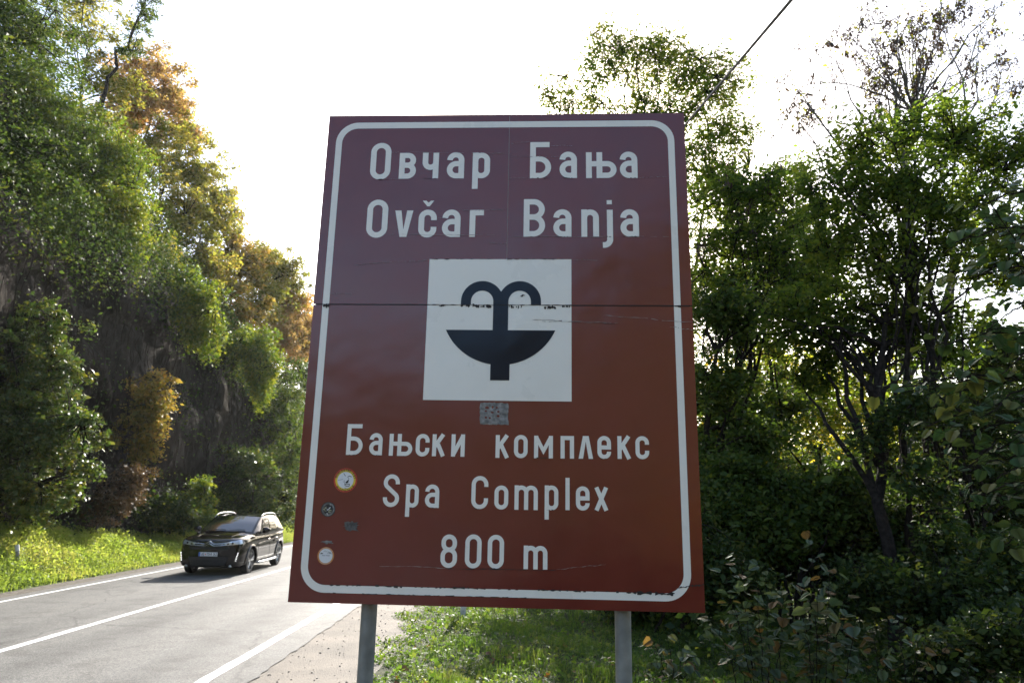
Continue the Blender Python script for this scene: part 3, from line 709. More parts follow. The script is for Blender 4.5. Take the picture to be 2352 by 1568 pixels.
# cracks, scratches and peeled spots in the film
rs = random.Random(5)
def ragged(name, p0, p1, wd, mat, n=26, wob=0.004, d=0.0034, gaps=0.0, jag=1.0):
    us = [(p0[0] + (p1[0] - p0[0]) * t / n, p0[1] + (p1[1] - p0[1]) * t / n) for t in range(n + 1)]
    off = 0; polys = []; prev = None
    for t, (u, v) in enumerate(us):
        off = off * 0.85 + rs.uniform(-1, 1) * wob * 0.5
        ww = wd * (0.35 + jag * rs.random() ** 2 * 1.6) * (0.3 if t in (0, n) else 1)
        cur = ((u, v + off - ww / 2), (u, v + off + ww / 2))
        if prev and rs.random() >= gaps: polys.append(([prev[0], cur[0], cur[1], prev[1]], [(0, 1, 2, 3)]))
        prev = cur
    o = decal(name, polys, mat, sign, SL, d, 0.0); o['kind'] = 'stuff'; return o
for a_, b_ in [((0.4135, 2.383), (0.3735, 2.3856)), ((1.037, 2.4334), (1.1437, 2.4391)), ((0.2035, 1.7211), (0.6149, 1.7496)), ((1.3733, 1.7509), (1.5136, 1.7482)), ((0.0828, 1.5598), (0.215, 1.5593)), ((0.3537, 2.2226), (0.422, 2.2233)), ((1.0314, 2.2248), (1.1465, 2.2243)), ((1.7355, 2.2227), (1.8909, 2.2292)), ((0.3878, 1.8942), (0.9627, 1.8891)), ((1.0288, 1.8815), (1.8937, 1.8815)), ((0.9261, 1.8462), (1.0295, 1.8462)), ((0.45, 2.384), (1.02, 2.372)), ((1.04, 2.352), (1.33, 2.352)), ((1.26, 2.418), (1.38, 2.417)), ((0.76, 2.032), (1.02, 2.036)), ((0.64, 1.99), (0.69, 1.99))]:
    ragged('scratch', a_, b_, 0.0016, M_scratch, gaps=0.15, wob=0.0035)
for a_, b_, w_ in [((1.1705, 1.4188), (1.6139, 1.4047), 0.0035), ((1.5379, 1.4473), (2.0, 1.4099), 0.003), ((1.88, 1.385), (2.0, 1.374), 0.002)]:
    ragged('scratch', a_, b_, w_, M_scratch, wob=0.005, gaps=0.08)
ragged('crack', (1.1705, 1.4172), (1.6139, 1.4030), 0.0018, M_crack, wob=0.005, gaps=0.3)
ragged('crack', (0.4387, 0.176), (0.78, 0.173), 0.002, M_scratch, wob=0.003); ragged('crack', (0.76, 0.1725), (1.3, 0.176), 0.0035, M_crack, wob=0.003, gaps=0.2); ragged('scratch', (1.3, 0.18), (1.537, 0.2076), 0.0014, M_scratch)
ragged('crack', (1.8781, 0.1072), (2.0, 0.1268), 0.006, M_crack, wob=0.004)
ragged('crack', (0.19, 0.0835), (0.9, 0.0835), 0.0065, M_crack, 70, 0.002, gaps=0.45); ragged('crack', (0.9, 0.0835), (1.86, 0.0835), 0.005, M_crack, 80, 0.002, gaps=0.62)
ragged('crack', (1.66, 0.0835), (1.86, 0.0825), 0.010, M_crack, 26, 0.004, gaps=0.3)
ragged('crack', (0.19, 0.0475), (1.2, 0.0475), 0.0035, M_crack, 70, 0.001, gaps=0.45)
ragged('crack', (0.0, SPLIT), (SW, SPLIT), 0.0055, M_crack, 120, 0.0008, 0.0036, gaps=0.0, jag=0.5)
ragged('crack', (0.79, 1.493), (0.96, 1.489), 0.011, M_crack, 24, 0.006, gaps=0.35); ragged('crack', (1.045, 1.493), (1.12, 1.487), 0.012, M_crack, 14, 0.008, gaps=0.3)
ragged('crack', (1.21, 1.49), (1.30, 1.489), 0.009, M_crack, 14, 0.008, gaps=0.3); ragged('crack', (0.66, 1.496), (0.71, 1.494), 0.007, M_crack, 10, 0.004, gaps=0.3); ragged('crack', (1.32, 1.496), (1.37, 1.491), 0.008, M_crack, 10, 0.004, gaps=0.3)
ragged('crack', (0.053, 1.493), (0.087, 1.492), 0.014, M_crack, 8, 0.004); ragged('crack', (1.905, 1.497), (1.942, 1.496), 0.008, M_crack, 8, 0.003)
ragged('crack', (0.62, 1.754), (1.37, 1.754), 0.0035, M_crack, 60, 0.001, gaps=0.55); ragged('crack', (1.105, 1.547), (1.13, 1.548), 0.010, M_crack, 6, 0.006)
for s, L in LINES:     # nicks at the feet of the letters
    for ch, u0, u1, v0, v1 in L:
        if rs.random() < 0.55: ragged('crack', (u0 + 0.01, v0 + 0.001), (u1 - 0.01, v0), 0.0028, M_crack, 10, 0.0015, gaps=0.5)

def blot(name, cu, cv, ru, rv, mat, d, seed, n=22, jag=0.25, sq=False):
    q = random.Random(seed); pts = []
    for k in range(n):
        th = 2 * math.pi * k / n; c, s_ = math.cos(th), math.sin(th)
        if sq: mxx = max(abs(c), abs(s_)); c, s_ = c / mxx, s_ / mxx
        f_ = 1 + q.uniform(-jag, jag * 0.4); pts.append((cu + ru * c * f_, cv + rv * s_ * f_))
    ctr = [(cu, cv)]
    return decal(name, [(ctr + pts, [(0, 1 + k, 1 + (k + 1) % n) for k in range(n)])], mat, sign, SL, d)
M_adh = simple('old_adhesive', (0.24, 0.23, 0.215), 0.9, var=0.6, vscale=45, bump=0.6, bscale=80)
M_adh2 = simple('old_adhesive_dark', (0.11, 0.105, 0.095), 0.9, var=0.6, vscale=55, bump=0.6, bscale=80)
o = blot('sticker_residue', 0.981, 0.927, 0.074, 0.056, M_adh, 0.0016, 3, 40, 0.06, True); o['label'] = 'square grey patch of old adhesive under the fountain symbol'
for k in range(9): blot('peel_mark', 0.937 + 0.03 * (k % 3) + rs.uniform(-.008, .008), 0.962 - 0.026 * (k // 3) + rs.uniform(-.006, .006), rs.uniform(.006, .012), rs.uniform(.004, .008), M_brown, 0.0019 + k * 2e-5, k)
o = blot('sticker_residue', 0.284, 0.361, 0.037, 0.024, M_adh2, 0.0016, 8, 26, 0.3, True); o['label'] = 'dark torn adhesive patch'
o = blot('sticker_residue', 0.170, 0.283, 0.030, 0.009, M_adh, 0.0016, 11, 18, 0.55); o['label'] = 'thin torn scrap of white paper'

# stickers
def disc(cu, cv, r, n=40): return poly_fan([(cu + r * math.cos(2 * math.pi * k / n), cv + r * math.sin(2 * math.pi * k / n)) for k in range(n)])
def ring(cu, cv, r0, r1, n=40):
    o2 = [(cu + r1 * math.cos(2 * math.pi * k / n), cv + r1 * math.sin(2 * math.pi * k / n)) for k in range(n)]
    i2 = [(cu + r0 * math.cos(2 * math.pi * k / n), cv + r0 * math.sin(2 * math.pi * k / n)) for k in range(n)]
    return (o2 + i2, [(k, (k + 1) % n, n + (k + 1) % n, n + k) for k in range(n)])
def ring_text(txt, cu, cv, r, h, a0, a1, s, inside=False):
    out = []; n = len(txt)
    for k, ch in enumerate(txt):
        th = R(a0 + (a1 - a0) * (k + 0.5) / n); w_ = abs(R(a1 - a0)) / n * r * 0.72
        rot = th + math.pi / 2 if inside else th - math.pi / 2
        c, s_ = math.cos(rot), math.sin(rot); bx, by = cu + r * math.cos(th), cv + r * math.sin(th)
        for vs, fs in glyph(ch, w_, h, s):
            out.append(([(bx + (q[0] - w_ / 2) * c - (q[1] - h / 2) * s_, by + (q[0] - w_ / 2) * s_ + (q[1] - h / 2) * c) for q in vs], fs))
    return out
sm = lambda n, c: simple(n, c, 0.35)
M_red, M_yel, M_swh, M_sbk, M_sor, M_sol = sm('sticker_red', (0.55, 0.05, 0.02)), sm('sticker_yellow', (0.75, 0.55, 0.04)), sm('sticker_white', (0.72, 0.72, 0.72)), sm('sticker_black', (0.012, 0.012, 0.012)), sm('sticker_orange', (0.55, 0.22, 0.05)), sm('sticker_olive', (0.42, 0.40, 0.24))
cu, cv = 0.241, 0.583
st = decal('sticker', [ring(cu, cv, 0.0515, 0.0595)], M_red, sign, SL, 0.0014); st['label'] = 'round red and yellow sticker with a drawn face'
decal('ring', [ring(cu, cv, 0.041, 0.0515)], M_yel, st, SL, 0.0014)
decal('disc', [disc(cu, cv, 0.041)], M_swh, st, SL, 0.0014)
decal('lettering', ring_text('NUHLESYNDIKAT', cu, cv, 0.0505, 0.012, 168, 8, 0.0020), M_sbk, st, SL, 0.0019)
decal('lettering', ring_text('KOPENIK', cu, cv, 0.0505, 0.012, 215, 335, 0.0020, True), M_sbk, st, SL, 0.0019)
fc = lambda pts, s: stroke([(cu + x * 0.041, cv + y * 0.041) for x, y in pts], s)
decal('drawing', [fc([(-.28, .85), (-.12, .62), (-.02, .5)], .0026), fc([(.22, .38), (.45, .52), (.75, .42)], .0030), fc([(.3, .3), (.42, .2)], .002), fc([(.05, -.28), (.25, -.12), (.38, .05), (.32, -.2), (.15, -.36)], .005),
                  fc([(-.05, -.4), (.1, -.5), (.55, -.45), (.5, -.7), (.15, -.72), (-.02, -.6), (-.05, -.4)], .0026), fc([(-.1, .0), (-.18, -.2), (-.02, -.35)], .0016), fc([(-.9, .0), (-.6, .05), (-.3, .12)], .0014), fc([(-.05, -.9), (.2, -.95)], .0018)], M_sbk, st, SL, 0.0019)
cu2, cv2 = 0.164, 0.440
st = decal('sticker', [disc(cu2, cv2, 0.0365)], M_sbk, sign, SL, 0.0014); st['label'] = 'small round black and white sticker'
decal('ring', [ring(cu2, cv2, 0.0245, 0.0322)], M_adh, st, SL, 0.0017)
decal('lettering', ring_text('IIIIIIIIIIIIIIIIIIIIIIIIII', cu2, cv2, 0.0283, 0.0065, 265, 75, 0.0012), M_sbk, st, SL, 0.0020)
pieces = []; pieces2 = []
for k in range(22):
    th = rs.uniform(0, 6.28); rr = 0.023 * math.sqrt(rs.random()); q = [(cu2 + rr * math.cos(th) + rs.uniform(-.008, .008), cv2 + rr * math.sin(th) + rs.uniform(-.007, .007)) for _ in range(3)]
    (pieces if k % 2 else pieces2).append((q, [(0, 1, 2)]))
decal('drawing', pieces, M_swh, st, SL, 0.0021); decal('drawing', pieces2, M_sol, st, SL, 0.0025)
cu3, cv3 = 0.1695, 0.2185
st = decal('sticker', [ring(cu3, cv3, 0.034, 0.0415)], M_sor, sign, SL, 0.0014); st['label'] = 'round white sticker with orange rim and mountain drawing'
decal('disc', [disc(cu3, cv3, 0.034)], M_swh, st, SL, 0.0014)
fc = lambda pts, s: stroke([(cu3 + x * 0.034, cv3 + y * 0.034) for x, y in pts], s)
decal('drawing', [fc([(-.8, .25), (-.6, .4), (-.45, .3), (-.7, .28)], .003), fc([(-.35, .55), (-.15, .75), (.0, .55), (.2, .7)], .001), fc([(.3, .3), (.36, .62)], .0022), fc([(.5, .3), (.58, .55), (.7, .35), (.85, .3)], .0026)], M_sbk, st, SL, 0.0018)
decal('lettering', [([(cu3 - 0.018 + k * 0.0056 + q[0], cv3 - 0.0005 + q[1]) for q in vs], fs) for k, ch in enumerate('OAVIMAR') for vs, fs in glyph(ch, 0.004, 0.0045, 0.001)], M_sbk, st, SL, 0.0018)
decal('rim_lettering', ring_text('IIIIIIIIIIIIIIIIII', cu3, cv3, 0.0378, 0.0035, 150, 30, 0.0010), M_swh, st, SL, 0.0018)['kind'] = 'stuff'
decal('rim_lettering', ring_text('IIIIIIIIIIIIII', cu3, cv3, 0.0378, 0.0035, 225, 315, 0.0010), M_swh, st, SL, 0.0018)['kind'] = 'stuff'

# ------------------------------------------------------------------ overhead cable and its pole
A_ = at(1900, -100, 5.3); Bq = at(1815, 0, 6.0)
def cable_pt(t):           # 1/depth falls evenly along the picture line of a straight cable
    px, py = 1815 + (1575 - 1815) * t, 282 * t
    return at(px, py, 1.0 / (1 / 6.0 + (1 / 9.5 - 1 / 6.0) * t))
p0_, p1_ = cable_pt(-2.2), cable_pt(2.05)
pts = [p0_ + (p1_ - p0_) * t - np.array([0, 0, 0.9 * t * (1 - t) * 0.15]) for t in np.linspace(0, 1, 30)]
M_cable = simple('cable_sheath', (0.025, 0.032, 0.033), 0.5)
m = MB(); m.tube(pts, 0.019, 8)
tag(m.build('overhead_cable', M_cable, None, True), 'thick dark cable slanting down from the sky behind the sign', 'cable')
M_wood = simple('pole_wood', (0.13, 0.10, 0.075), 0.9, var=0.35, vscale=5, bump=0.5, bscale=20)
px_, py_ = p1_[0], p1_[1] + 0.12; gz_ = float(verge_z(px_, py_))
pole = empty('utility_pole', (px_, py_, gz_)); tag(pole, 'wooden utility pole behind the sign carrying the cable', 'utility pole')
m = MB(); m.tube([(0, 0, -0.2), (0, 0, p1_[2] - gz_ + 0.25)], [0.14, 0.09], 14); m.build('shaft', M_wood, pole, True, angle=R(40))
m = MB(); m.tube([(0, 0.0, p1_[2] - gz_), (0, -0.12, p1_[2] - gz_)], 0.03, 10); m.build('bracket', M_post, pole)

# ------------------------------------------------------------------ small roadside posts
M_wpaint = simple('worn_white_paint', (0.55, 0.54, 0.5), 0.7, var=0.3, vscale=14)
M_conc = simple('old_concrete', (0.27, 0.25, 0.22), 0.9, var=0.3, vscale=18, bump=0.5)
def on_bank(px, py):
    for Y in np.arange(12, 40, 0.05):
        q = at(px, py, Y)
        if q[2] <= bank_z(q[0], q[1]): break
    return q
p = on_bank(42, 1300); zb = float(bank_z(p[0], p[1]))
st = empty('marker_stake', (p[0], p[1], zb)); st.rotation_euler = (0, R(-14), 0); tag(st, 'short leaning grey and white marker stake in the grassy bank', 'stake')
m = MB(); m.tube([(0, 0, -0.1), (0, 0, 0.36)], 0.045, 12); m.build('shaft', M_conc, st, True, angle=R(40))
m = MB(); m.tube([(0, 0, 0.36), (0, 0, 0.50), (0, 0, 0.515)], [0.048, 0.048, 0.03], 12); m.build('cap', M_wpaint, st, True, angle=R(40))
p = on_bank(297, 1228); zb = float(bank_z(max(p[0], -13.6), p[1]))
st = empty('boundary_stone', (max(p[0], -13.6), p[1], zb)); tag(st, 'small weathered stone stub at the top of the grass below the cliff', 'boundary stone')
m = MB(); m.box((0, 0, 0.16), (0.10, 0.08, 0.22)); m.build('stone', M_conc, st, bevel=0.03)
p = at(1064, 1404, 12.9); zb = float(verge_z(p[0], p[1]))
st = empty('delineator_post', (p[0], p[1], zb)); tag(st, 'white delineator post on the verge hidden behind the sign', 'delineator')
m = MB(); m.box((0, 0, 0.4), (0.05, 0.02, 0.46)); m.build('shaft', M_wpaint, st, bevel=0.008)
m = MB(); m.box((0, -0.022, 0.68), (0.052, 0.003, 0.09)); m.build('band', M_crack, st)

# ------------------------------------------------------------------ the car
from mathutils.bvhtree import BVHTree
def car_paint():
    m, t, b = new_mat('car_paint_dark_brown')
    b.inputs['Base Color'].default_value = (0.005, 0.0038, 0.0034, 1); b.inputs['Metallic'].default_value = 0.0
    b.inputs['Roughness'].default_value = 0.4; b.inputs['Specular IOR Level'].default_value = 0.0; b.inputs['Coat Weight'].default_value = 0.9; b.inputs['Coat Roughness'].default_value = 0.05
    tc = N(t, 'ShaderNodeTexCoord'); nz = N(t, 'ShaderNodeTexNoise', i_Scale=3.0, i_Detail=8.0); t.links.new(tc.outputs['Object'], nz.inputs['Vector'])
    r = ramp(t, [(0.35, (0.015,) * 3), (0.75, (0.07,) * 3)]); t.links.new(nz.outputs[0], r.inputs[0]); t.links.new(r.outputs[0], b.inputs['Coat Roughness'])
    return m
M_car = car_paint()
M_glass = simple('car_glass', (0.005, 0.007, 0.008), 0.04, spec=0.4)
M_tint = simple('car_tinted_glass', (0.004, 0.005, 0.006), 0.06, spec=0.12)
M_screen = simple('car_windscreen', (0.006, 0.009, 0.010), 0.03, spec=0.9, coat=0.4)
M_blk = simple('car_black_plastic', (0.012, 0.012, 0.012), 0.55)
M_gl_blk = simple('car_gloss_black', (0.006, 0.006, 0.006), 0.12, coat=0.5)
M_chrome = simple('car_chrome', (0.7, 0.7, 0.72), 0.12, 1.0)
M_silver = simple('car_silver_trim', (0.30, 0.30, 0.30), 0.42, 0.8)
M_tyre = simple('tyre_rubber', (0.016, 0.016, 0.016), 0.8)
M_alloy = simple('wheel_alloy', (0.42, 0.42, 0.43), 0.28, 0.9)
M_lens = simple('headlamp_lens', (0.55, 0.58, 0.62), 0.08, 0.6, coat=1.0)
M_plate = simple('plate_white', (0.75, 0.76, 0.76), 0.4)
M_blue = simple('plate_blue', (0.02, 0.10, 0.45), 0.4)
M_led, _t2, _b2 = new_mat('daylight_led'); _b2.inputs['Emission Color'].default_value = (1, 0.98, 0.95, 1); _b2.inputs['Emission Strength'].default_value = 1.2; _b2.inputs['Base Color'].default_value = (0.8, 0.8, 0.8, 1)

car = empty('car')
CX, CY = -8.40, 22.10
car.location = (CX, CY, float(gz(CX, CY)) + 0.012); car.rotation_euler = (0, 0, R(1.5))
tag(car, 'dark brown compact crossover car with silver roof rails driving on the road', 'car')

def loft(stations, caps=True):
    m = MB(); k = len(stations[0]); vs = [p for s in stations for p in s]
    fs = [(i * k + j, i * k + j + 1, (i + 1) * k + j + 1, (i + 1) * k + j) for i in range(len(stations) - 1) for j in range(k - 1)]
    if caps:
        h = k // 2
        for base in (0, (len(stations) - 1) * k):
            for j in range(h): fs.append((base + j, base + j + 1, base + k - 2 - j, base + k - 1 - j)) if j + 1 < k - 2 - j else None
    m.add(vs, fs); return m

ST = [  # y, half width, bottom, shoulder, top
 (-2.20, 0.70, 0.30, 0.90, 0.94), (-2.13, 0.81, 0.24, 0.97, 1.0), (-1.94, 0.88, 0.21, 1.01, 1.06), (-1.60, 0.91, 0.20, 1.035, 1.10), (-1.30, 0.915, 0.20, 1.05, 1.125),
 (-0.95, 0.91, 0.20, 1.05, 1.15), (-0.4, 0.905, 0.20, 1.06, 1.15), (0.5, 0.905, 0.20, 1.07, 1.15), (1.3, 0.91, 0.20, 1.09, 1.16), (1.75, 0.885, 0.23, 1.09, 1.15), (2.02, 0.83, 0.28, 1.05, 1.12), (2.15, 0.72, 0.34, 0.95, 1.02)]
stations = []
for y, w_, zb, zs, zt in ST:
    half = [(w_ * 0.40, zb), (w_ * 0.86, zb), (w_ * 0.985, zb + 0.09), (w_, zb + (zs - zb) * 0.45), (w_ * 0.985, zb + (zs - zb) * 0.80), (w_ * 0.945, zs), (w_ * 0.80, zs + (zt - zs) * 0.75), (w_ * 0.40, zt)]
    ringp = [(-x, y, z) for x, z in half][::-1]   # left, top to bottom
    ringp = [(-x, y, z) for x, z in reversed(half)] + [(x, y, z) for x, z in half]
    stations.append(ringp)
# closed rings: loft with wrap
def closed_loft(stations):
    m = MB(); k = len(stations[0]); vs = [p for s in stations for p in s]
    fs = [(i * k + j, i * k + (j + 1) % k, (i + 1) * k + (j + 1) % k, (i + 1) * k + j) for i in range(len(stations) - 1) for j in range(k)]
    for base in (0, (len(stations) - 1) * k):
        for j in range(k // 2 - 1): fs.append((base + j, base + j + 1, base + k - 2 - j, base + k - 1 - j))
    m.add(vs, fs); return m
def evaluated(o, name):
    dg = bpy.context.evaluated_depsgraph_get(); dg.update()
    me = bpy.data.meshes.new_from_object(o.evaluated_get(dg)); me.name = name
    return me
raw = closed_loft(stations).build('body', M_car, None, True)
ss = raw.modifiers.new('s', 'SUBSURF'); ss.levels = 2; ss.render_levels = 2
WR = 0.352; WY = (-1.32, 1.35)
cutm = MB()
for y in WY:
    for sx in (-1, 1):
        k = 40; vs = []
        for xx in (0.55, 1.1):
            for j in range(k):
                th = 2 * math.pi * j / k; vs.append((sx * xx, y + 0.415 * math.cos(th), 0.365 + 0.415 * math.sin(th)))
        cutm.add(vs, [(j, (j + 1) % k, k + (j + 1) % k, k + j) for j in range(k)] + [tuple(range(k))[::-1], tuple(range(k, 2 * k))])
cutter = cutm.build('cutter', M_blk)
body_plain = evaluated(raw, 'plain')
bo = raw.modifiers.new('b', 'BOOLEAN'); bo.operation = 'DIFFERENCE'; bo.object = cutter; bo.solver = 'EXACT'
body_me = evaluated(raw, 'body')
bpy.data.objects.remove(raw); bpy.data.objects.remove(cutter)
body_me.polygons.foreach_set('use_smooth', [True] * len(body_me.polygons)); body_me.set_sharp_from_angle(angle=R(38))
body_me.materials.clear(); body_me.materials.append(M_car)
body = link('body', body_me, car)
bmb = bmesh.new(); bmb.from_mesh(body_plain); bvh = BVHTree.FromBMesh(bmb)
def front(x, z, off=0.006):
    h = bvh.ray_cast(Vector((x, -5, z)), Vector((0, 1, 0)))
    y = h[0].y if h[0] else -1.9
    nrm = h[1] if h[0] else Vector((0, -1, 0))
    if nrm.y > 0: nrm = -nrm
    return Vector((x, y, z)) + nrm * off
def side(y, z, sx, off=0.006):
    h = bvh.ray_cast(Vector((sx * 5, y, z)), Vector((-sx, 0, 0)))
    x = h[0].x if h[0] else sx * 0.88
    return Vector((x + sx * off, y, z))
def topz(x, y, off=0.006):
    h = bvh.ray_cast(Vector((x, y, 5)), Vector((0, 0, -1)))
    return Vector((x, y, (h[0].z if h[0] else 1.05) + off))
def patch(name, quad, fn, mat, parent, n=10, mth=6, off=0.006, smooth=True):
    """a bilinear quad of 2D points laid on the body"""
    (a, b, c, d) = [Vector(q) for q in quad]; m = MB(); vs = []
    for j in range(mth + 1):
        for i in range(n + 1):
            s, t_ = i / n, j / mth
            q = (a * (1 - s) + b * s) * (1 - t_) + (d * (1 - s) + c * s) * t_
            vs.append(fn(q[0], q[1], off))
    m.add(vs, [(j * (n + 1) + i, j * (n + 1) + i + 1, (j + 1) * (n + 1) + i + 1, (j + 1) * (n + 1) + i) for j in range(mth) for i in range(n)])
    return m.build(name, mat, parent, smooth)
def line(name, pts, fn, r, mat, parent, k=6, off=0.006, sub=6):
    P = []
    for (a, b) in zip(pts[:-1], pts[1:]):
        for i in range(sub): P.append(fn(a[0] + (b[0] - a[0]) * i / sub, a[1] + (b[1] - a[1]) * i / sub, off))
    P.append(fn(pts[-1][0], pts[-1][1], off))
    m = MB(); m.tube(P, r, k); return m.build(name, mat, parent, True)

# greenhouse
GS = [  # y, belt x, belt z, roof x, roof z, centre z
 (-1.06, 0.80, 1.07, 0.77, 1.10, 1.12), (-0.94, 0.85, 1.09, 0.785, 1.165, 1.185), (-0.55, 0.87, 1.095, 0.745, 1.375, 1.405), (-0.15, 0.875, 1.10, 0.70, 1.555, 1.59), (0.30, 0.875, 1.10, 0.685, 1.595, 1.63),
 (1.00, 0.87, 1.10, 0.675, 1.59, 1.625), (1.50, 0.85, 1.12, 0.65, 1.545, 1.575), (1.85, 0.83, 1.12, 0.66, 1.33, 1.36), (2.08, 0.78, 1.10, 0.70, 1.12, 1.14)]
gy = [g[0] for g in GS]
def gi(y, k): return float(np.interp(y, gy, [g[k] for g in GS]))
def ghouse(y):
    xb, zb, xr, zr, zc = (gi(y, k) for k in range(1, 6))
    half = [(xb, zb - 0.06), (xb, zb), (xb * 0.55 + xr * 0.45 + 0.02, zb * 0.55 + zr * 0.45), (xr + 0.035, zr - 0.06), (xr, zr), (xr * 0.55, zr + (zc - zr) * 0.75), (0.001, zc)]
    return [(-x, y, z) for x, z in half] + [(x, y, z) for x, z in reversed(half)]
yy_ = np.unique(np.concatenate([np.linspace(-1.06, -0.15, 10), np.linspace(-0.15, 1.5, 12), np.linspace(1.5, 2.08, 7)]))
m = MB(); S_ = [ghouse(float(y)) for y in yy_]; k = len(S_[0])
m.add([p for s in S_ for p in s], [(i * k + j, i * k + j + 1, (i + 1) * k + j + 1, (i + 1) * k + j) for i in range(len(S_) - 1) for j in range(k - 1)])
cab = m.build('cabin', M_car, car, True, angle=R(35))
def roofpt(s, y, off):       # s -1..1 across between the roof edges
    xr, zr, zc = gi(y, 3), gi(y, 4), gi(y, 5); q = abs(s)
    z = zr + (zc - zr) * (1 - q ** 2.4)
    return Vector((s * xr, y - off * 0.75, z + off * 0.75))
def sidept(y, t_, sx, off):  # t 0 belt .. 1 roof edge
    xb, zb, xr, zr = (gi(y, k) for k in (1, 2, 3, 4))
    bul = 0.022 * math.sin(math.pi * t_)
    return Vector((sx * (xb + (xr + 0.012 - xb) * t_ + bul + off), y, zb + (zr - zb) * t_))
def gpatch(name, fn, mat, n=12, mm=8, parent=None):
    m = MB(); m.add([fn(i / n, j / mm) for j in range(mm + 1) for i in range(n + 1)], [(j * (n + 1) + i, j * (n + 1) + i + 1, (j + 1) * (n + 1) + i + 1, (j + 1) * (n + 1) + i) for j in range(mm) for i in range(n)])
    return m.build(name, mat, parent or car, True)
ws = gpatch('windscreen', lambda s, t_: roofpt((s * 2 - 1) * 0.93, -0.99 + 0.80 * t_, 0.010), M_screen)
gpatch('roof_panel', lambda s, t_: roofpt((s * 2 - 1) * 0.90, -0.13 + 1.55 * t_, 0.008), M_gl_blk)
gpatch('rear_window', lambda s, t_: roofpt((s * 2 - 1) * 0.88, 1.56 + 0.42 * t_, 0.010) + Vector((0, 0.012, 0)), M_glass)
